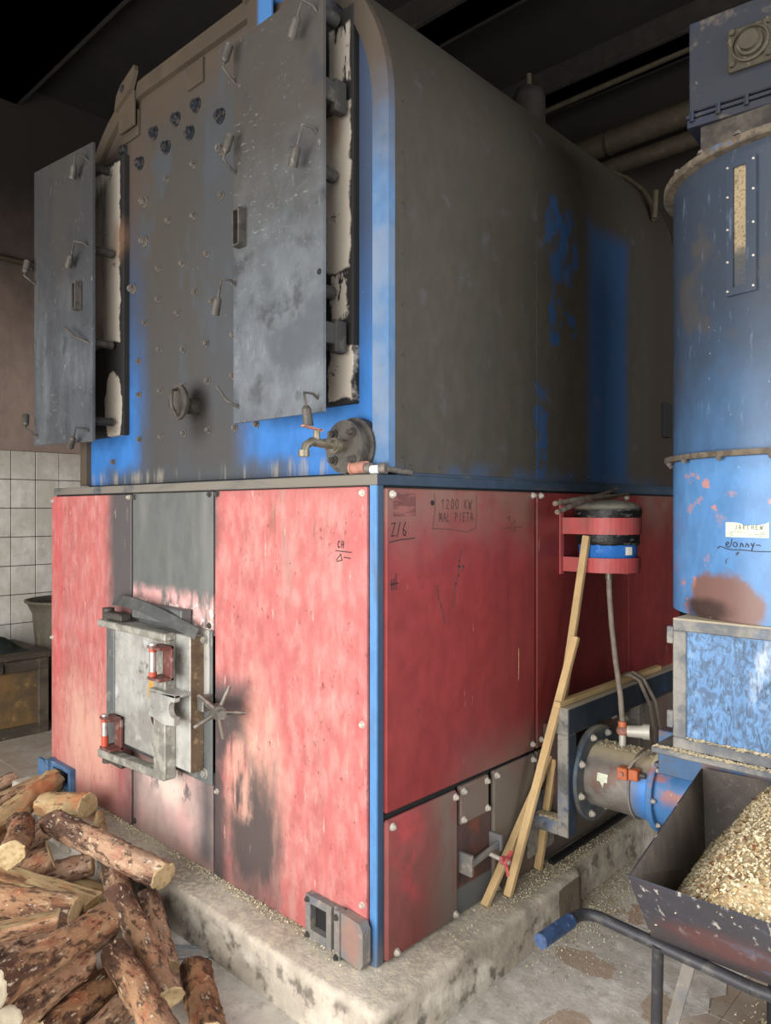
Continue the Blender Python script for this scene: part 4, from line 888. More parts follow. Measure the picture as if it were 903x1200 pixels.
# small air vessel standing on the drum
tk = thing('air_vessel', 'small dark cylindrical air vessel standing on top of the boiler drum', 'vessel', (-0.62, 1.85, 3.56))
MB().lathe((-0.62, 1.85, 3.52), [(0.0, 0), (0.085, 0.0), (0.09, 0.02), (0.09, 0.34), (0.075, 0.385), (0.0, 0.40)], n=24).build('body', 'soot_steel', tk)
MB().cyl((-0.62, 1.85, 3.92), (-0.62, 1.85, 4.0), 0.016, n=10).build('vent', 'pipe_lagging', tk)

# lump hammer left on the ledge
hm = thing('hammer', 'small rusty hammer with white-wrapped handle lying on the ledge beside the drain tap', 'hammer', (-0.06, 0.03, 1.712))
MB().cyl((-0.125, 0.022, 1.735), (-0.065, 0.022, 1.735), 0.021, n=16).cyl((-0.13, 0.022, 1.735), (-0.122, 0.022, 1.735), 0.024, n=16).build('head', 'rust_pink', hm)
MB().cyl((-0.065, 0.022, 1.732), (-0.045, 0.024, 1.731), 0.018, n=12).cyl((-0.012, 0.028, 1.730), (0.01, 0.034, 1.730), 0.018, n=12).cyl((0.01, 0.034, 1.728), (0.0, 0.16, 1.721), 0.009, n=10).build('handle', 'bolt_dusty', hm)
MB().cyl((-0.045, 0.024, 1.727), (-0.012, 0.028, 1.727), 0.0145, n=12).build('wrapping', 'white_wrap', hm)

# ------------------------------------------------------------------ background: pipes, chest, tub, cloth
for (z, r, y, m_, lb) in ((4.32, 0.085, 3.45, 'pipe_lagging', 'thick lagged pipe running high along the dark back wall'), (4.13, 0.06, 3.45, 'pipe_lagging', 'thinner lagged pipe just below the thick one on the back wall'), (4.80, 0.022, 3.52, 'pipe_lagging', 'thin pale conduit above the lagged pipes near the ceiling')):
    p = thing('ceiling_pipe', lb, 'pipe', (-0.6, y, z - r), 'pipes along the back wall')
    MB().cyl((-4.0, y, z - .06), (3.5, y, z + 0.06), r, n=18).build('pipe', m_, p)
    if r > 0.03:
        for x in (-0.95, 0.5): MB().cyl((x, y, z + x * .016), (x + 0.012, y, z + x * .016), r * 1.06, n=18).build('joint_band', 'soot_steel', p)
    for x in (-2.6, 0.9): MB().cyl((x, y, z), (x, 3.9, z), 0.012, n=8).build('bracket', 'soot_steel', p)
wp = thing('wall_conduit', 'thin pale conduit running along the left wall above the tiles', 'pipe', (-4.58, 0.5, 3.55))
MB().cyl((-4.565, -1.5, 3.575), (-4.565, 3.5, 3.575), 0.022, n=12).build('pipe', 'pipe_lagging', wp)
for y in (-0.4, 0.75, 2.0): MB().box(-4.6, -4.54, y, y + 0.02, 3.54, 3.61, 0.003).build('clip', 'soot_steel', wp)
ch = thing('wooden_chest', 'old dark wooden chest standing against the tiled left wall', 'chest', (-4.15, -0.2, 0))
MB().box(-4.50, -3.85, -0.95, 0.55, 0.03, 0.53).build('body', 'chest_panel', ch)
for z0, z1 in ((0.0, 0.075), (0.455, 0.535)): MB().box(-3.852, -3.828, -0.96, 0.56, z0, z1, 0.004).build('frame_rail', 'chest_frame', ch)
for y0, y1 in ((-0.96, -0.89), (0.49, 0.56)): MB().box(-3.852, -3.826, y0, y1, 0.0, 0.54, 0.004).build('frame_stile', 'chest_frame', ch)
MB().box(-4.50, -3.85, 0.55, 0.56, 0.0, 0.54, 0.003).build('end_board', 'chest_frame', ch)
MB().box(-4.52, -3.81, -0.98, 0.575, 0.540, 0.582, 0.008).build('lid', 'chest_frame', ch)
MB().box(-3.826, -3.805, 0.20, 0.245, 0.46, 0.53, 0.004).build('hasp', 'iron_dark', ch)
tb = thing('plastic_tub', 'tall grey flared tub standing behind the wooden chest', 'tub', (-4.22, 0.86, 0))
MB().lathe((-4.22, 0.86, 0.0), [(0.0, 0.0), (0.19, 0.0), (0.195, 0.02), (0.215, 0.45), (0.25, 0.80), (0.285, 0.875), (0.305, 0.885), (0.305, 0.900), (0.285, 0.902), (0.255, 0.86), (0.2, 0.40), (0.18, 0.03), (0.0, 0.03)], n=40).build('shell', 'tub_grey', tb)
MB().lathe((-4.22, 0.86, 0.0), [(0.222, 0.50), (0.236, 0.505), (0.238, 0.53), (0.228, 0.535)], n=40).build('rib', 'tub_grey', tb)
cl = MB(); nn = 26
vs = []
for i in range(nn):
    for k in range(nn):
        u, v = i / (nn - 1) * 2 - 1, k / (nn - 1) * 2 - 1
        r = math.sqrt(u * u + v * v); h = max(0, 1 - r ** 2.2)
        x, y = -4.16 + u * 0.24, 0.20 + v * 0.27
        z = 0.585 + h * (0.10 + 0.05 * mnoise.noise(Vector((x * 7, y * 7, 0)))) + 0.025 * abs(mnoise.noise(Vector((x * 16, y * 16, 3)))) * min(1, h * 4)
        vs.append((x, y, z))
cl.add(vs, [(i * nn + k, (i + 1) * nn + k, (i + 1) * nn + k + 1, i * nn + k + 1) for i in range(nn - 1) for k in range(nn - 1)], 0, True)
cl.add([(p[0], p[1], 0.5825) for p in vs], [(i * nn + k, i * nn + k + 1, (i + 1) * nn + k + 1, (i + 1) * nn + k) for i in range(nn - 1) for k in range(nn - 1)], 0, True)
tag(cl.build('work_jacket', 'dark_cloth'), 'crumpled dark green cloth thrown on the lid of the wooden chest', 'cloth')

# ------------------------------------------------------------------ feed side: bracket frame, auger, silo
SF = thing('support_frame', 'dark blue square-tube support frame bolted to the furnace side around the auger flange', 'frame', (0.16, 1.4, 0.34))
MB().box(0.122, 0.182, 0.862, 2.05, 0.735, 0.838, 0.004).build('top_beam', 'frame_steel', SF)
MB().box(0.132, 0.182, 0.862, 0.925, 0.345, 0.735, 0.004).build('front_post', 'frame_steel', SF)
MB().box(0.014, 0.132, 0.862, 0.925, 0.345, 0.40, 0.004).build('foot_arm', 'frame_steel', SF)
MB().box(0.0145, 0.028, 0.83, 1.02, 0.23, 0.47, 0.003).build('foot_plate', 'frame_steel', SF)
MB().box(0.122, 0.172, 1.50, 1.56, 0.30, 0.735, 0.004).build('rear_post', 'frame_steel', SF)
MB().box(0.014, 0.132, 1.50, 1.56, 0.30, 0.36, 0.004).build('foot_arm', 'frame_steel', SF)
AU = thing('screw_feeder', 'grey and blue screw feeder pipe flanged onto the furnace side', 'pipe', (0.4, 1.08, 0.4))
MB().box(0.0145, 0.10, 0.95, 1.36, 0.36, 0.735, 0.005).build('mounting_box', 'rust_dark', AU)
MB().box(0.10, 0.112, 0.92, 1.40, 0.33, 0.735, 0.003).build('mounting_plate', 'grimy_red', AU)
MB().lathe((0.17, 1.08, 0.548), [(0.0, 0), (0.182, 0.0), (0.187, 0.003), (0.187, 0.022), (0.183, 0.026), (0.12, 0.026)], axis=(1, 0, 0), n=48, smooth=False).build('flange', 'flange_steel', AU)
MB().cyl((0.112, 1.08, 0.548), (0.172, 1.08, 0.548), 0.15, n=40).build('spigot', 'rust_dark', AU)
fb = Bolts(0.012, 0.014, (1, 0, 0), 'bolt_zinc', 'flange_bolt')
for a in range(0, 360, 45): fb.put((0.196, 1.08 + 0.16 * math.cos(math.radians(a + 20)), 0.548 + 0.16 * math.sin(math.radians(a + 20))), AU)
fb2 = Bolts(0.012, 0.014, (1, 0, 0), 'bolt_zinc', 'plate_bolt')
for y, z in ((0.955, 0.70), (0.955, 0.36), (1.37, 0.70), (1.37, 0.36)): fb2.put((0.112, y, z), AU)
MB().lathe((0, 1.08, 0.548), [(0.128, 0.194), (0.126, 0.22), (0.125, 0.46)], axis=(1, 0, 0), n=48).build('pipe', 'auger_pipe', AU)
MB().lathe((0, 1.08, 0.548), [(0.125, 0.452), (0.152, 0.452), (0.154, 0.455), (0.154, 0.472), (0.152, 0.475), (0.125, 0.475)], axis=(1, 0, 0), n=48, smooth=False).build('clamp_flange', 'auger_blue', AU)
MB().lathe((0, 1.08, 0.548), [(0.132, 0.475), (0.132, 1.30)], axis=(1, 0, 0), n=48, caps=True).build('feed_tube', 'auger_blue', AU)
cfb = Bolts(0.008, 0.01, (1, 0, 0), 'bolt_zinc', 'clamp_bolt')
for a in range(0, 360, 45): cfb.put((0.475, 1.08 + 0.141 * math.cos(math.radians(a)), 0.548 + 0.141 * math.sin(math.radians(a))), AU)
def onpipe(x, deg, r): a = math.radians(deg); return Vector((x, 1.08 + r * math.cos(a), 0.548 + r * math.sin(a)))
so = MB()
so.box(0.335, 0.375, 0.945, 0.985, 0.592, 0.636, 0.003).box(0.382, 0.418, 0.940, 0.980, 0.600, 0.640, 0.003)
so = so.build('orange_sensor', 'sensor_orange', AU)
MB().cyl((0.355, 0.944, 0.614), (0.355, 0.938, 0.614), 0.009, n=12).build('sensor_screw', 'rust_pink', so)
MB().cyl((0.418, 0.962, 0.62), (0.438, 0.966, 0.62), 0.010, n=10).build('cable_gland', 'iron_dark', so)
MB().tube([onpipe(0.378, d, 0.129) for d in range(60, 262, 8)] + [onpipe(0.384, 270, 0.128)], 0.005, 6).build('strap_wire', 'hose', AU)
MB().tube([(0.38, 0.952, 0.638), (0.39, 0.96, 0.66), (0.41, 1.0, 0.685), (0.43, 1.05, 0.688)], 0.006, 6).build('sensor_cable', 'hose', AU)
pl = MB()
pv = [onpipe(x, d, 0.1262) for d in (160, 167, 174) for x in (0.25, 0.27, 0.292)]
pl.add(pv, [(0, 1, 4, 3), (1, 2, 5, 4), (3, 4, 7, 6), (4, 5, 8, 7)]); pl.add([onpipe(0.262, 174, 0.1262), onpipe(0.28, 174, 0.1262), onpipe(0.274, 184, 0.1262)], [(0, 1, 2)])
pl.build('torn_sticker', 'label_paper', AU)

# drip bucket on its bracket, hose and valve
BC = (0.155, 1.235)
BH = thing('bucket_bracket', 'red flat-bar bucket bracket fixed to the furnace side, holding the blue bucket', 'bracket', (0.05, 1.235, 1.33))
def band(z0, z1, r):
    b = MB(); pts = []
    for k in range(25):
        a = -PI / 2 - 0.25 + (PI + 0.5) * k / 24; pts.append((BC[0] + r * math.cos(a), BC[1] + r * math.sin(a)))
    pts = [(0.014, BC[1] - r * 0.98)] + pts + [(0.014, BC[1] + r * 0.98)]
    n = len(pts); vs = []
    for x, y in pts:
        d = Vector((x - BC[0], y - BC[1], 0)).normalized() * 0.004
        vs += [Vector((x, y, z0)), Vector((x, y, z1)), Vector((x, y, z1)) + d, Vector((x, y, z0)) + d]
    b.add(vs, [(4 * k + e, 4 * k + (e + 1) % 4, 4 * k + 4 + (e + 1) % 4, 4 * k + 4 + e) for k in range(n - 1) for e in range(4)])
    return b
band(1.498, 1.566, 0.131).build('upper_hoop', 'band_red', BH)
lb_ = band(1.342, 1.402, 0.126); lb_.box(0.014, BC[0] + 0.10, BC[1] - 0.02, BC[1] + 0.02, 1.336, 1.342).build('lower_hoop', 'band_red', BH)
for sg in (-1, 1): MB().box(0.0125, 0.018, BC[1] + sg * 0.135 - 0.015, BC[1] + sg * 0.135 + 0.015, 1.33, 1.645, 0.001).build('back_strap', 'band_red', BH)
BK = thing('bucket', 'blue plastic bucket covered with black plastic bag, in the red bracket', 'bucket', (BC[0], BC[1], 1.342))
MB().lathe((BC[0], BC[1], 1.3425), [(0.0, 0), (0.110, 0.0), (0.114, 0.004), (0.124, 0.20), (0.127, 0.205), (0.127, 0.215), (0.118, 0.215), (0.0, 0.21)], n=40).build('pail', 'bucket_blue', BK)
bg_ = MB(); prof = [(0.1235, 0.112), (0.129, 0.118), (0.1275, 0.145), (0.1275, 0.19), (0.1285, 0.215), (0.134, 0.228), (0.138, 0.250), (0.132, 0.268), (0.112, 0.280), (0.07, 0.290), (0.03, 0.294), (0.0, 0.295)]
nv = 48; vs = []
for r, h in prof:
    for k in range(nv):
        a = 2 * PI * k / nv; w = mnoise.noise(Vector((math.cos(a) * 9, math.sin(a) * 9, h * 30)))
        rr = r * (1 + (0.012 * w if r > 0.125 and not 0.15 < h < 0.22 else 0.003 * w)); vs.append((BC[0] + rr * math.cos(a), BC[1] + rr * math.sin(a), 1.3425 + h + (0.006 * w if r > 0.02 else 0)))
bg_.add(vs, [(i * nv + k, i * nv + (k + 1) % nv, (i + 1) * nv + (k + 1) % nv, (i + 1) * nv + k) for i in range(len(prof) - 1) for k in range(nv)], 0, True)
bg_.build('plastic_bag', 'bag_black', BK)
def oncyl(c, r, deg, z): a = math.radians(deg); return Vector((c[0] + r * math.cos(a), c[1] + r * math.sin(a), z))
st = MB(); st.add([oncyl(BC, 0.1245, d, z) for z in (1.415, 1.448) for d in (-30, -22, -14)], [(0, 1, 4, 3), (1, 2, 5, 4)]); st.build('sticker', 'sticker', BK)
for i, (p, q, lb) in enumerate((((0.160, 0.800, 1.622), (0.12, 1.50, 1.668), 'longer grey stick lying across the top of the wrapped bucket'),
                            ((0.190, 0.765, 1.590), (0.09, 1.45, 1.690), 'shorter tan-tipped stick crossing under the longer one on the bucket'))):
    p, q = Vector(p), Vector(q); md = (p + q) / 2 + Vector((0, 0, 0.006))
    tag(MB().tube([p, p * .75 + q * .25 + Vector((0, 0, .004)), md, q * .75 + p * .25, q], [0.010, 0.011, 0.010, 0.009, 0.007], 8).build('stick', 'stick_wood'), lb, 'stick')
hs = thing('drip_hose', 'grey rubber hose hanging from the bucket down to the valve on the feeder pipe', 'hose', (0.3, 1.1, 0.67))
MB().tube([(0.175, 1.205, 1.34), (0.18, 1.20, 1.25), (0.195, 1.19, 1.12), (0.225, 1.165, 0.98), (0.262, 1.13, 0.86), (0.285, 1.10, 0.76)], 0.0115, 10).build('tube', 'hose', hs)
MB().cyl((0.175, 1.205, 1.342), (0.176, 1.204, 1.31), 0.016, n=12).build('clip', 'brass', hs)
bv = thing('ball_valve', 'small ball valve with orange collar on top of the feeder pipe', 'valve', (0.29, 1.09, 0.67))
MB().cyl((0.292, 1.085, 0.66), (0.290, 1.09, 0.715), 0.014, n=12).build('stem', 'valve_grey', bv)
MB().lathe((0.289, 1.092, 0.715), [(0.0, 0), (0.02, 0.002), (0.025, 0.015), (0.02, 0.03), (0.0, 0.032)], n=16).build('body', 'rust_pink', bv)
MB().cyl((0.287, 1.095, 0.745), (0.286, 1.097, 0.765), 0.017, n=12).build('collar', 'sensor_orange', bv)
MB().cyl((0.305, 1.10, 0.73), (0.375, 1.125, 0.735), 0.022, 0.026, n=14).cyl((0.36, 1.12, 0.735), (0.385, 1.128, 0.736), 0.030, n=14).build('hose_tail', 'valve_grey', bv)

# laths
def lath(p, q, w, h, lb, name='wooden_lath', up=(0, 0, 1)):
    p, q = Vector(p), Vector(q); d = q - p; L = d.length
    b = MB().box(-w / 2, w / 2, -h / 2, h / 2, 0, L, 0.002)
    o = b.build(name, 'lath_wood', loc=(0, 0, 0))
    zax = d.normalized(); xax = Vector(up).cross(zax)
    if xax.length < 0.05: xax = Vector((0, 1, 0)).cross(zax)
    xax.normalize(); yax = zax.cross(xax)
    o.matrix_world = Matrix.Translation(p) @ Matrix((xax, yax, zax)).transposed().to_4x4()
    return tag(o, lb, 'lath', 'laths leaning by the bucket')
lath((0.030, 0.892, 0.172), (0.128, 1.105, 1.492), 0.022, 0.030, 'tall wooden lath leaning on the blue bucket, passing behind the blue post', up=(1, 0, 0))
lath((0.062, 0.632, 0.174), (0.155, 0.965, 1.10), 0.022, 0.030, 'wooden lath crossing in front, leaning against the tall lath', up=(1, 0, 0))
lath((0.040, 0.518, 0.174), (0.045, 1.075, 0.72), 0.020, 0.030, 'flattest wooden lath, reaching furthest towards the camera on the plinth', up=(1, 0, 0))
lath((0.135, 0.855, 0.850), (0.14, 1.78, 0.850), 0.028, 0.022, 'wooden batten lying flat along the blue support beam', 'wooden_batten')
cb_ = MB().tube([(0.19, 1.62, 0.40), (0.195, 1.60, 0.60), (0.20, 1.54, 0.74), (0.185, 1.47, 0.85), (0.15, 1.46, 0.868), (0.09, 1.50, 0.85), (0.08, 1.52, 0.70)], 0.009, 8)
cb_.tube([(0.20, 1.66, 0.40), (0.205, 1.64, 0.60), (0.21, 1.58, 0.74), (0.19, 1.50, 0.852), (0.15, 1.49, 0.872), (0.09, 1.53, 0.85)], 0.009, 8)
tag(cb_.build('cable_loop', 'hose'), 'grey cable looped over the far end of the support beam', 'cable')

# silo with hopper box
SC, SR = (0.94, 1.15), 0.44
SI = thing('pellet_silo', 'tall blue cylindrical chip silo with a sight window, over the hopper box', 'silo', (0.94, 1.15, 0))
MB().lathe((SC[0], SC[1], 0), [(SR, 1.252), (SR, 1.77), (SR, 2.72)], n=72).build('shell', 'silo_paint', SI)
MB().lathe((SC[0], SC[1], 0), [(SR, 1.764), (SR + 0.030, 1.764), (SR + 0.030, 1.771), (SR + 0.030, 1.781), (SR, 1.781)], n=72, smooth=False).build('middle_flange', 'dusty_ring', SI)
MB().lathe((SC[0], SC[1], 0), [(SR, 2.706), (SR + 0.028, 2.708), (SR + 0.032, 2.712), (SR + 0.032, 2.730), (SR + 0.02, 2.735), (0.0, 2.735)], n=72, smooth=False).build('lid', 'dusty_ring', SI)
mfb = Bolts(0.009, 0.010, (0, 0, -1), 'bolt_dusty', 'flange_bolt')
for d in range(-170, 0, 20): mfb.put(oncyl(SC, SR + 0.018, d, 1.764), SI)
lfb = Bolts(0.009, 0.010, (0, 0, 1), 'bolt_dusty', 'lid_bolt')
for d in range(-170, 0, 17): lfb.put(oncyl(SC, SR + 0.020, d, 2.735), SI)
# sight window: frame strips on the curve, glass showing chips
def curved(d0, d1, z0, z1, r, t, n=4):
    b = MB(); vs = []
    for k in range(n + 1):
        d = d0 + (d1 - d0) * k / n
        for rr, z in ((r, z0), (r + t, z0), (r + t, z1), (r, z1)): vs.append(oncyl(SC, rr, d, z))
    b.add(vs, [(4 * k + e, 4 * k + (e + 1) % 4, 4 * k + 4 + (e + 1) % 4, 4 * k + 4 + e) for k in range(n) for e in range(4)] + [(0, 1, 2, 3), (4 * n + 3, 4 * n + 2, 4 * n + 1, 4 * n)])
    return b
wf = curved(-107.5, -104.6, 2.256, 2.662, SR, 0.012)
for a in ((-99.4, -95.6, 2.256, 2.662), (-104.6, -99.4, 2.256, 2.279), (-104.6, -99.4, 2.645, 2.662)):
    t = curved(*a, SR, 0.012); wf.add(t.v, t.f)
wfo = wf.build('sight_window_frame', 'silo_paint', SI)
curved(-104.7, -99.3, 2.279, 2.645, SR, 0.004).build('sight_glass', 'sight_chips', SI)
for d in (-106.6, -96.4):
    for z in (2.27, 2.36, 2.46, 2.56, 2.65): MB().cyl(oncyl(SC, SR + 0.012, d, z), oncyl(SC, SR + 0.016, d, z), 0.0035, n=8).build('window_screw', 'bolt_zinc', SI)
# paper label with print, signature in marker below
lbm = MB(); vs = []
top = [1.560, 1.561, 1.5605, 1.559, 1.556, 1.551, 1.5525, 1.553, 1.554, 1.556, 1.562]
for k in range(11):
    d = -108.7 + 17.4 * k / 10; vs += [oncyl(SC, SR + 0.0012, d, 1.515), oncyl(SC, SR + 0.0012, d, top[k])]
lbm.add(vs, [(2 * k, 2 * k + 2, 2 * k + 3, 2 * k + 1) for k in range(10)]); lbo = lbm.build('paper_label', 'label_paper', SI)
cfn = lambda u, v: (oncyl(SC, SR + 0.0012, -90 + math.degrees(u / SR), v), oncyl((0, 0), 1, -90 + math.degrees(u / SR), 0))
strokes('label_print', word('JARCHEW', -0.112, 1.5395, 0.0135, 0.0128), cfn, 0.0018, 'ink_green', lbo)
strokes('label_print', [[(-0.132, 1.5365), (-0.02, 1.5365)], [(-0.13, 1.530), (-0.09, 1.530)], [(-0.085, 1.530), (-0.02, 1.530)], [(-0.13, 1.525), (-0.06, 1.525)], [(-0.055, 1.525), (-0.02, 1.525)], [(-0.125, 1.520), (-0.03, 1.520)]], cfn, 0.0013, 'ink_green', lbo)
strokes('marker_signature', [[(-0.145 + a, 1.487 + b) for a, b in ((.002, .006), (.008, .013), (.013, .010), (.008, .004), (.002, .006), (.004, -.001), (.011, -.004), (.018, .001), (.022, .012), (.023, .022))],
    [(-0.111 + 0.0065 * math.cos(t * .7), 1.492 + 0.0075 * math.sin(t * .7)) for t in range(10)],
    [(-0.095, 1.485), (-0.092, 1.498), (-0.087, 1.493), (-0.085, 1.486)], [(-0.078, 1.486), (-0.075, 1.497), (-0.070, 1.493), (-0.069, 1.486)],
    [(-0.062, 1.498), (-0.057, 1.488), (-0.052, 1.499), (-0.060, 1.477)], [(-0.047, 1.492), (-0.04, 1.494), (-0.034, 1.491)],
    [(-0.172, 1.478), (-0.168, 1.483), (-0.158, 1.484), (-0.14, 1.478), (-0.12, 1.476), (-0.09, 1.477), (-0.05, 1.474), (0.0, 1.475)]], cfn, 0.0024, 'ink', SI)
strokes('marker_signature', [[(-0.105, 1.468), (-0.107, 1.460)], [(-0.10, 1.470), (-0.104, 1.461)], [(-0.138, 1.447), (-0.143, 1.44), (-0.141, 1.432)]], cfn, 0.0022, 'ink_faded', SI)
# drive box on top of the lid
MB().box(0.672, 1.20, 0.87, 1.42, 2.735, 2.89).build('neck', 'neck_brown', SI)
def tq(x, y, z):                                                   # the drive box is turned a little on its neck
    a = math.radians(5); dx, dy = x - 0.64, y - 0.85; return Vector((0.64 + dx * math.cos(a) - dy * math.sin(a), 0.85 + dx * math.sin(a) + dy * math.cos(a), z))
def tbox(x0, x1, y0, y1, z0, z1, bev=0.0):
    t = MB().box(x0, x1, y0, y1, z0, z1, bev); t.v = [tq(*p) for p in t.v]; return t
tbox(0.64, 1.24, 0.85, 1.42, 2.935, 3.235, 0.004).build('drive_box', 'silo_dark', SI)
tbox(0.632, 1.25, 0.842, 1.43, 2.912, 2.924, 0.002).build('drive_flange', 'silo_dark', SI)
tbox(0.635, 1.25, 0.846, 1.43, 2.882, 2.908, 0.002).build('drive_flange', 'silo_dark', SI)
for x in (0.652, 0.735, 0.82, 0.905): 
    p = tq(x, 0.840, 2.917); MB().cyl(p + Vector((0, 0, -0.02)), p + Vector((0, 0, 0.014)), 0.0075, n=6, smooth=False).build('flange_bolt', 'silo_dark', SI)
br = tbox(0.765, 0.905, 0.828, 0.85, 3.015, 3.150, 0.006).build('bearing_block', 'bearing', SI)
cb0 = tq(0.835, 0.83, 3.082); nb = (tq(0.835, 0.73, 3.082) - cb0).normalized()
MB().lathe(cb0, [(0.056, 0.0), (0.056, 0.012), (0.050, 0.014), (0.048, 0.004), (0.040, 0.004), (0.038, 0.016), (0.030, 0.018), (0.029, 0.034), (0.0, 0.034)], axis=nb, n=32, smooth=False).build('bearing_cap', 'bearing', br)
for x in (0.782, 0.888):
    for z in (3.032, 3.134):
        p = tq(x, 0.828, z); MB().cyl(p, p + nb * 0.012, 0.0095, n=6, smooth=False).build('bearing_bolt', 'bearing', br)
# hopper box beneath
HB = thing('hopper_box', 'steel hopper box with a blue inspection door under the silo', 'hopper', (1.05, 1.15, 0))
MB().box(0.665, 1.42, 0.715, 1.56, 0.835, 1.245).build('body', 'hopper_frame', HB)
for a in ((0.648, 1.44, 0.695, 0.72, 1.212, 1.250), (0.648, 1.44, 0.695, 0.72, 0.836, 0.872), (0.648, 0.690, 0.695, 0.72, 0.872, 1.212), (1.40, 1.44, 0.695, 0.72, 0.872, 1.212)):
    MB().box(*a, 0.003).build('door_frame', 'hopper_frame', HB)
MB().box(0.648, 1.44, 0.70, 1.58, 1.245, 1.2515).build('top_plate', 'hopper_frame', HB)
MB().box(0.690, 1.40, 0.704, 0.716, 0.872, 1.212).build('inspection_door', 'hopper_door', HB)
for z in (0.90, 1.17): MB().box(0.630, 0.650, 0.690, 0.712, z, z + 0.055, 0.003).build('hinge', 'hopper_frame', HB)
MB().box(0.585, 1.50, 0.675, 1.60, 0.812, 0.832, 0.003).build('base_flange', 'hopper_frame', HB)
MB().box(0.50, 1.40, 0.93, 1.25, 0.655, 0.812, 0.004).build('trough', 'trough_blue', AU)
MB().box(0.482, 0.60, 0.935, 1.24, 0.675, 0.690, 0.002).build('trough_plate', 'hopper_frame', AU)
for x, y in ((1.47, 0.74), (1.47, 1.52), (0.72, 1.52)): MB().box(x - 0.03, x + 0.03, y - 0.03, y + 0.03, 0.0, 0.812, 0.003).build('leg', 'hopper_frame', HB)
def dust(name, poly_fn, n, parent, m_='dust_pile'):
    b = MB()
    for i in range(n):
        p = Vector(poly_fn()); s_ = random.uniform(0.004, 0.011); a = random.uniform(0, PI)
        u = Vector((math.cos(a), math.sin(a), random.uniform(-.3, .3))) * s_; w = Vector((-math.sin(a), math.cos(a), random.uniform(-.3, .3))) * s_ * random.uniform(0.4, 0.9)
        h = Vector((0, 0, random.uniform(0.002, 0.007)))
        b.add([p - u - w, p + u - w, p + u + w, p - u + w, p + h], [(0, 1, 4), (1, 2, 4), (2, 3, 4), (3, 0, 4)])
    o = b.build(name, m_, parent); o['kind'] = 'stuff'; return o
dust('sawdust', lambda: (random.uniform(0.59, 1.3), random.uniform(0.68, 0.697), 0.832), 420, HB)
dust('sawdust', lambda: (random.uniform(0.03, 0.128), random.uniform(0.868, 0.918), 0.40), 120, SF)
dust('sawdust', lambda: (random.uniform(0.50, 0.60), random.uniform(0.94, 1.05), 0.690), 160, AU)
dust('sawdust', lambda: (random.uniform(0.692, 1.2), random.uniform(0.697, 0.704), 0.873), 160, HB)
dust('sawdust', lambda: (lambda x: (x, random.uniform(1.04, 1.12), 0.672 - random.uniform(0, .004)))(random.uniform(0.21, 0.45)), 260, AU)

# ------------------------------------------------------------------ wheelbarrow
WB = thing('wheelbarrow', 'black steel wheelbarrow full of wood shavings in the lower right corner', 'wheelbarrow', (0.95, 0.5, 0))
rim = [Vector((0.812, 0.025, 0.72)), Vector((1.44, 0.04, 0.72)), Vector((1.36, 0.985, 0.72)), Vector((0.661, 0.906, 0.72))]
bot = [Vector((0.765, 0.27, 0.45)), Vector((1.30, 0.28, 0.45)), Vector((1.24, 0.83, 0.45)), Vector((0.715, 0.79, 0.45))]
tr = MB(); cen = sum(rim + bot, Vector()) / 8
for k in range(4):
    a, b, c, d = rim[k], rim[(k + 1) % 4], bot[(k + 1) % 4], bot[k]
    nrm = (b - a).cross(d - a).normalized()
    if nrm.dot(cen - a) < 0: nrm = -nrm
    q = [a, b, c, d]
    tr.add(q, [(0, 1, 2, 3)], 0); tr.add([p + nrm * 0.004 for p in q], [(3, 2, 1, 0)], 1)
    tr.add([a, b, b + nrm * 0.004, a + nrm * 0.004], [(0, 1, 2, 3)], 0)
tr.add(bot, [(3, 2, 1, 0)], 0); tr.add([p + Vector((0, 0, 0.004)) for p in bot], [(0, 1, 2, 3)], 1)
def build_tray():
    me = bpy.data.meshes.new('tray'); org = Vector((1.0, 0.5, 0.45))
    me.from_pydata([p - org for p in tr.v], [], tr.f)
    me.materials.append(MATS['barrow_outside']); me.materials.append(MATS['barrow_inside'])
    for i, p in enumerate(me.polygons): p.material_index = tr.mi[i]
    o = bpy.data.objects.new('tray', me); COL.objects.link(o); o.parent = WB; o.location = org - WB.location
build_tray()
def fillet(a, b, c, r, n=8):
    a, b, c = Vector(a), Vector(b), Vector(c); p = b + (a - b).normalized() * r; q = b + (c - b).normalized() * r
    return [a] + [(p * (1 - t) + b * t) * (1 - t) + (b * (1 - t) + q * t) * t for t in [k / n for k in range(n + 1)]] + [c]
MB().tube(fillet((1.02, 0.262, 0.432), (0.566, 0.272, 0.45), (0.556, 0.055, 0.45), 0.06), 0.0165, 12).build('handle', 'barrow_tube', WB)
MB().tube([(0.5635, 0.195, 0.45), (0.556, 0.052, 0.45)], 0.0205, 14).build('grip', 'grip_blue', WB)
MB().tube(fillet((1.02, 0.262, 0.432), (1.55, 0.272, 0.45), (1.56, 0.055, 0.45), 0.06), 0.0165, 12).build('handle', 'barrow_tube', WB)
MB().tube([(1.555, 0.195, 0.45), (1.56, 0.052, 0.45)], 0.0205, 14).build('grip', 'grip_blue', WB)
MB().cyl((0.787, 0.258, 0.445), (0.742, 0.345, 0.0), 0.015, n=12).build('leg', 'barrow_tube', WB)
MB().bar((0.872, 0.262, 0.445), (0.750, 0.34, 0.03), 0.03, 0.006, up=(0, 1, 0)).build('leg_brace', 'port_steel', WB)
MB().cyl((1.26, 0.258, 0.445), (1.30, 0.345, 0.0), 0.015, n=12).build('leg', 'barrow_tube', WB)
MB().lathe((0.985, 0.78, 0.17), [(0.11, -0.035), (0.155, -0.038), (0.17, -0.02), (0.17, 0.02), (0.155, 0.038), (0.11, 0.035), (0.10, 0.0), (0.11, -0.035)], axis=(1, 0, 0), n=36).build('tyre', 'tyre', WB)
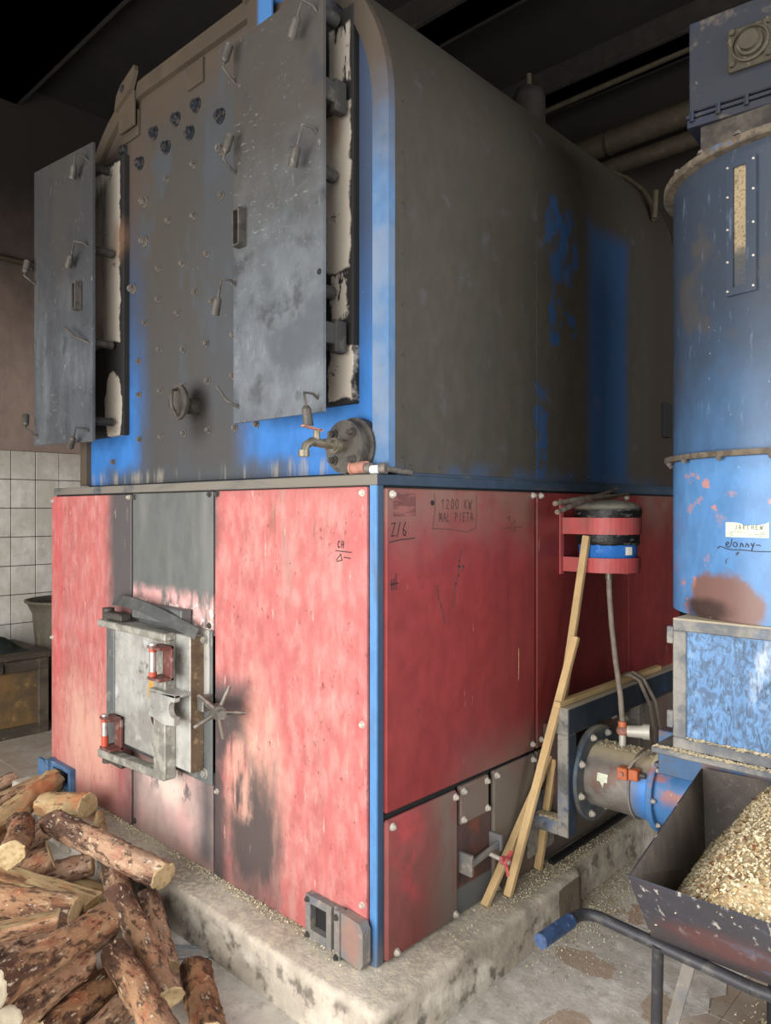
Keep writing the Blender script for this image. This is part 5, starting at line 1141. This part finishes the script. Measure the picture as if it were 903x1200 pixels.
MB().lathe((0.985, 0.78, 0.17), [(0.0, -0.02), (0.11, -0.022), (0.11, 0.022), (0.0, 0.02)], axis=(1, 0, 0), n=30).cyl((0.90, 0.78, 0.17), (1.07, 0.78, 0.17), 0.012, n=10).build('wheel_rim', 'port_steel', WB)
MB().bar((0.90, 0.78, 0.17), (0.90, 0.60, 0.45), 0.02, 0.02).bar((1.07, 0.78, 0.17), (1.07, 0.60, 0.45), 0.02, 0.02).build('fork', 'barrow_tube', WB)
# heap of shavings in the tray
def tray_side(y, z):                                   # inner x of the left wall
    t = (z - 0.45) / 0.27; f_ = (y - (0.27 - 0.245 * t)) / (0.52 + 0.361 * t)
    lo = bot[0] + (rim[0] - bot[0]) * t; hi = bot[3] + (rim[3] - bot[3]) * t
    return lo.x + (hi.x - lo.x) * max(0, min(1, f_))
def heap_z(x, y):
    fx = 0.755 - 0.10 * (y - 0.27)
    h = 0.47 + max(0, (x - fx)) * 1.35
    top = 0.85 - 0.35 * (x - 1.15) ** 2 - 0.45 * (y - 0.55) ** 2
    h = -math.log(math.exp(-h * 22) + math.exp(-top * 22)) / 22
    h += 0.012 * mnoise.noise(Vector((x * 12, y * 12, 1))) + 0.006 * mnoise.noise(Vector((x * 40, y * 40, 2)))
    return max(h, 0.458)
hp = MB(); nx, ny = 90, 90; vs = []
def wall_at(k, t): return bot[k] + (rim[k] - bot[k]) * t
for i in range(nx):
    for k in range(ny):
        u, v = i / (nx - 1), k / (ny - 1); z = 0.6
        for it in range(6):
            t = min(0.98, max(0.0, (z - 0.45) / 0.27)); c = [wall_at(q, t) for q in range(4)]
            p = (c[0] * (1 - u) + c[1] * u) * (1 - v) + (c[3] * (1 - u) + c[2] * u) * v
            edge = min(u * 0.6, (1 - u) * 0.6, v * 0.8, (1 - v) * 0.8)
            z = 0.5 * z + 0.5 * min(heap_z(p.x, p.y), 0.700 + edge * 0.9)
        ins = (c[0] + c[1] + c[2] + c[3]) / 4 - p
        p = p + Vector((ins.x, ins.y, 0)).normalized() * 0.0055
        vs.append((p.x, p.y, z))
hp.add(vs, [(i * ny + k, (i + 1) * ny + k, (i + 1) * ny + k + 1, i * ny + k + 1) for i in range(nx - 1) for k in range(ny - 1)], 0, True)
hp_o = hp.build('wood_shavings', ['shavings', 'flake_pale', 'flake_tan', 'flake_bark'])
tag(hp_o, 'heap of pale wood shavings filling the wheelbarrow tray', 'wood shavings', kind='stuff')
fk = MB()
for i in range(11000):
    x, y, z = random.choice(vs); x += random.uniform(-0.004, 0.004); y += random.uniform(-0.004, 0.004)
    if z < 0.475: continue
    L, W = random.uniform(0.003, 0.008), random.uniform(0.0015, 0.0035); a = random.uniform(0, 2 * PI); til = random.uniform(-0.6, 0.6)
    mi = random.choices((0, 1, 2), (0.66, 0.32, 0.02))[0]
    if mi == 2: L *= 1.3; W *= 1.5
    u = Vector((math.cos(a), math.sin(a), til)) * L; w = Vector((-math.sin(a), math.cos(a), random.uniform(-.5, .5))) * W
    p = Vector((x, y, z + 0.004)); cup = Vector((0, 0, random.uniform(0.001, 0.005)))
    fk.add([p - u - w, p - w + cup, p + u - w, p + u + w, p + w + cup, p - u + w], [(0, 1, 4, 5), (1, 2, 3, 4)], mi)
fk.build('loose_flakes', ['flake_pale', 'flake_tan', 'flake_bark'], hp_o)['kind'] = 'stuff'

# loose sawdust on the plinth and floor
def floor_flakes(name, fn, n, label, s0=0.0015, s1=0.0042):
    b = MB()
    for i in range(n):
        q = fn()
        if q is None: continue
        p = Vector(q); L = random.uniform(s0, s1); W = L * random.uniform(0.3, 0.7); a = random.uniform(0, 2 * PI)
        u = Vector((math.cos(a), math.sin(a), random.uniform(-.25, .25))) * L; w = Vector((-math.sin(a), math.cos(a), 0)) * W; h = Vector((0, 0, random.uniform(.001, .004)))
        b.add([p - u - w, p - w + h, p + u - w, p + u + w, p + w + h, p - u + w], [(0, 1, 4, 5), (1, 2, 3, 4)], random.choices((0, 1), (0.6, 0.4))[0])
    o = b.build(name, ['dust_pale', 'dust_tan']); tag(o, label, 'sawdust', kind='stuff')
floor_flakes('sawdust', lambda: (random.uniform(0.015, 0.12), random.gauss(1.05, 0.25), 0.171), 2000, 'pale sawdust scattered on the plinth under the feeder pipe')
floor_flakes('sawdust', lambda: (0.10 + abs(random.gauss(0, 0.13)), random.gauss(1.15, 0.28), 0.003), 2600, 'pale sawdust strewn on the floor between plinth and wheelbarrow')
floor_flakes('sawdust', lambda: (random.uniform(-2.2, -0.02), -0.012 - abs(random.gauss(0, 0.02)), 0.169), 2200, 'pale sawdust line on the plinth along the furnace front')
floor_flakes('sawdust', lambda: (random.gauss(0.98, 0.06), random.gauss(0.86, 0.09), 0.003 + 0.015 * random.random()), 900, 'little heap of sawdust on the floor below the wheelbarrow', 0.002, 0.008)
floor_flakes('sawdust', lambda: (random.uniform(-1.2, 0.9), random.uniform(-0.9, 0.9), 0.003), 500, 'odd specks of sawdust spread over the floor', 0.0012, 0.0035)

# ------------------------------------------------------------------ firewood
def log(p, q, r, label, bark='bark', end='cut_wood', split=None, bend=0.0, seed=0, taper=1.0):
    p, q = Vector(p), Vector(q); d = q - p; L = d.length; rnd = random.Random(seed)
    n, m_ = 30, 34; b = MB(); vs = []; r *= 1.09
    for i in range(m_ + 1):
        t = i / m_; z = (t - 0.5) * L; off = bend * math.sin(PI * t); rr = r * (1 + (taper - 1) * t)
        for k in range(n):
            a = 2 * PI * k / n
            ca, sa = math.cos(a), math.sin(a)
            w = 1 + 0.11 * mnoise.noise(Vector((ca * 1.3 + seed * 3.1, sa * 1.3, z * 9))) + 0.09 * mnoise.noise(Vector((ca * 3 + seed, sa * 3, z * 24))) + 0.16 * max(0, mnoise.noise(Vector((ca * 5 + seed, sa * 5 + 4, z * 40)))) - 0.12 * max(0, mnoise.noise(Vector((ca * 4 + seed, sa * 4 + 9, z * 15))) - 0.15)
            x, y = math.cos(a) * rr * w, math.sin(a) * rr * w
            if split is not None and y > split * rr: y = split * rr + 0.05 * (y - split * rr) + 0.06 * rr * mnoise.noise(Vector((x * 40, 0, z * 6 + seed)))
            e = 0.0
            if i in (0, m_): e = 0.16 * x * (1 if seed % 2 else -1) + 0.12 * y
            vs.append((x + off, y, z + e))
    fs = [(i * n + k, i * n + (k + 1) % n, (i + 1) * n + (k + 1) % n, (i + 1) * n + k) for i in range(m_) for k in range(n)]
    b.add(vs, fs, 0, True)
    if split is not None:
        for idx, f in enumerate(fs):
            if all(vs[v][1] > split * r * 0.78 - 0.01 * r for v in f): b.mi[idx] = 1
    o = b.build('firewood_log', [bark, 'bark_pale'], loc=(0, 0, 0))
    c0 = Vector((0, 0, -L / 2)); c1 = Vector((0, 0, L / 2))
    for ring, c, sgn in ((vs[:n], 0, -1), (vs[-n:], 1, 1)):
        eb = MB(); mid = sum((Vector(v) for v in ring), Vector()) / n
        inner = [mid + (Vector(v) - mid) * 0.93 + Vector((0, 0, sgn * 0.0035)) for v in ring]
        eb.add([Vector(v) for v in ring] + inner + [mid + Vector((0, 0, sgn * 0.004))],
               [(k, (k + 1) % n, n + (k + 1) % n, n + k) for k in range(n)] + [(n + k, n + (k + 1) % n, 2 * n) for k in range(n)])
        eo = eb.build('cut_end', end, loc=(0, 0, 0)); eo.parent = o
    za = d.normalized(); ref = Vector((0, 0, 1)) if abs(za.z) < 0.95 else Vector((1, 0, 0))
    yv = (ref - za * ref.dot(za)).normalized(); xv = yv.cross(za)
    roll = Matrix.Rotation(rnd.uniform(-0.4, 0.4), 4, 'Z')
    o.matrix_world = Matrix.Translation((p + q) / 2) @ Matrix((xv, yv, za)).transposed().to_4x4() @ roll
    return tag(o, label, 'log', 'firewood heap')
LOGS = [
 ((-2.700, -0.420, 0.040), (-2.720, -0.085, 0.105), 0.034, 'short log at the very back left of the firewood heap', {}),
 ((-2.253, -0.461, 0.163), (-2.306, -0.107, 0.214), 0.043, 'split log with pale torn end, second from the back of the heap', dict(split=0.3)),
 ((-1.868, -0.551, 0.163), (-2.200, -0.091, 0.224), 0.052, 'long rough log pointing at the blue ash port', dict(bark='bark_pale')),
 ((-1.962, -0.226, 0.209), (-1.687, -0.145, 0.254), 0.049, 'pale log with its round sawn end facing right, beside the scorched panel', dict(bark='bark_pale')),
 ((-1.740, -0.500, 0.090), (-1.945, -0.220, 0.106), 0.044, 'orange-barked log wedged under the pale round-ended one', {}),
 ((-1.521, -0.371, 0.300), (-0.890, -0.223, 0.232), 0.046, 'long flaky log lying across the heap, its end on the plinth edge', dict(seed=5)),
 ((-1.720, -0.425, 0.249), (-1.300, -0.617, 0.314), 0.047, 'knobbly orange log pointing towards the camera at the left', dict(bend=0.02)),
 ((-1.501, -0.695, 0.055), (-1.444, -0.411, 0.199), 0.050, 'stout log with a dark sawn end below the long flaky one', {}),
 ((-1.610, -0.818, 0.167), (-1.037, -0.490, 0.154), 0.046, 'thick reddish log running under the split wood at left', dict(bend=-0.02)),
 ((-1.471, -0.635, 0.212), (-1.091, -0.397, 0.139), 0.042, 'split half log with its pale face up in the middle of the heap', dict(split=0.15, bark='bark_pale')),
 ((-1.624, -0.546, 0.049), (-1.376, -0.266, 0.138), 0.042, 'short brown log deep in the middle of the heap', {}),
 ((-1.510, -0.326, 0.036), (-1.192, -0.235, 0.036), 0.033, 'small stub of wood in the gap beside the plinth', dict(bark='bark_pale')),
 ((-1.287, -0.226, 0.125), (-0.934, -0.351, 0.117), 0.044, 'smooth orange log coming out under the long flaky one', {}),
 ((-0.945, -0.380, 0.210), (-0.436, -0.464, 0.097), 0.038, 'slender log sloping to the floor in front of the plinth', dict(bend=0.008)),
 ((-0.985, -0.235, 0.125), (-0.653, -0.345, 0.042), 0.038, 'short peeling log leaning against the plinth wall', dict(seed=3)),
 ((-0.550, -0.930, 0.294), (-0.738, -0.515, 0.249), 0.048, 'big log on top of the heap with its sawn end at the left frame edge', dict(end='cut_wood_white', taper=0.92)),
 ((-0.547, -0.901, 0.187), (-0.711, -0.611, 0.156), 0.043, 'dark-barked log with a bright white sawn end', dict(end='cut_wood_white')),
 ((-0.553, -0.808, 0.083), (-0.713, -0.465, 0.066), 0.048, 'log with ragged pale end beside the white-ended one', {}),
 ((-0.672, -0.526, 0.169), (-0.200, -0.604, 0.150), 0.040, 'straight orange log leaning forward out of the heap', {}),
 ((-0.476, -0.749, 0.045), (-0.621, -0.429, 0.045), 0.041, 'dark log on the floor under the straight orange one', {}),
 ((-0.567, -0.292, 0.052), (-0.250, -0.440, 0.052), 0.047, 'single log lying apart on the bare floor', dict(bark='bark', seed=11)),
 ((-1.050, -1.020, 0.235), (-0.913, -0.603, 0.225), 0.036, 'split orange log above the big one at the left edge', dict(split=0.3)),
 ((-0.801, -0.618, 0.135), (-0.896, -0.435, 0.119), 0.037, 'log hidden in the shade behind the white-ended log', {}),
 ((-1.696, -0.089, 0.190), (-1.499, -0.168, 0.190), 0.022, 'thin splinter of wood standing behind the pale round-ended log', dict(bark='bark_pale')),
 ((-1.932, -0.672, 0.051), (-2.105, -0.293, 0.051), 0.046, 'log at the bottom of the heap under the long rough one', {}),
 ((-1.050, -0.851, 0.089), (-1.149, -0.525, 0.049), 0.045, 'buried log under the split wood at the left edge', {}),
 ((-0.980, -0.661, 0.044), (-0.779, -0.552, 0.044), 0.040, 'buried log under the big top log', {}),
 ((-2.450, -0.550, 0.050), (-2.500, -0.221, 0.050), 0.045, 'log at the left frame edge below the split log with torn end', {}),
 ((-2.081, -0.534, 0.119), (-2.348, -0.222, 0.052), 0.046, 'dark log showing in the gap below the split log with torn end', {}),
 ((-1.250, -0.950, 0.060), (-1.392, -0.544, 0.051), 0.046, 'shaded log below the thick reddish one', {}),
 ((-1.200, -0.400, 0.040), (-0.980, -0.470, 0.050), 0.036, 'small log in the shade behind the slender sloping one', {}),
 ((-0.620, -0.980, 0.090), (-0.860, -0.720, 0.100), 0.048, 'dark log low at the left frame edge under the white-ended ones', {}),
]
for i, (p, q, r, lb, kw) in enumerate(LOGS):
    kw = dict(kw); kw.setdefault('seed', i + 20); log(p, q, r, lb, **kw)
dish = MB().box(-0.80, -0.66, -0.245, -0.185, 0.002, 0.006, 0.002)
dish = MB(); rr = [(-0.86, -0.27), (-0.70, -0.145), (-0.655, -0.165), (-0.665, -0.20), (-0.81, -0.32)]
dish.prism(rr, lambda u, v, t: (u, v, 0.002 + 0.003 * t))
dro = thing('plastic_tray', 'clear broken plastic tray lying on the floor by the plinth', 'tray', (-0.74, -0.22, 0))
dish.build('sheet', 'clear_plastic', dro)
MB().tube([(-0.83, -0.247, 0.008), (-0.70, -0.147, 0.008), (-0.672, -0.15, 0.008), (-0.655, -0.17, 0.008), (-0.668, -0.20, 0.008), (-0.74, -0.262, 0.008)], 0.006, 8).build('rolled_edge', 'clear_plastic', dro)
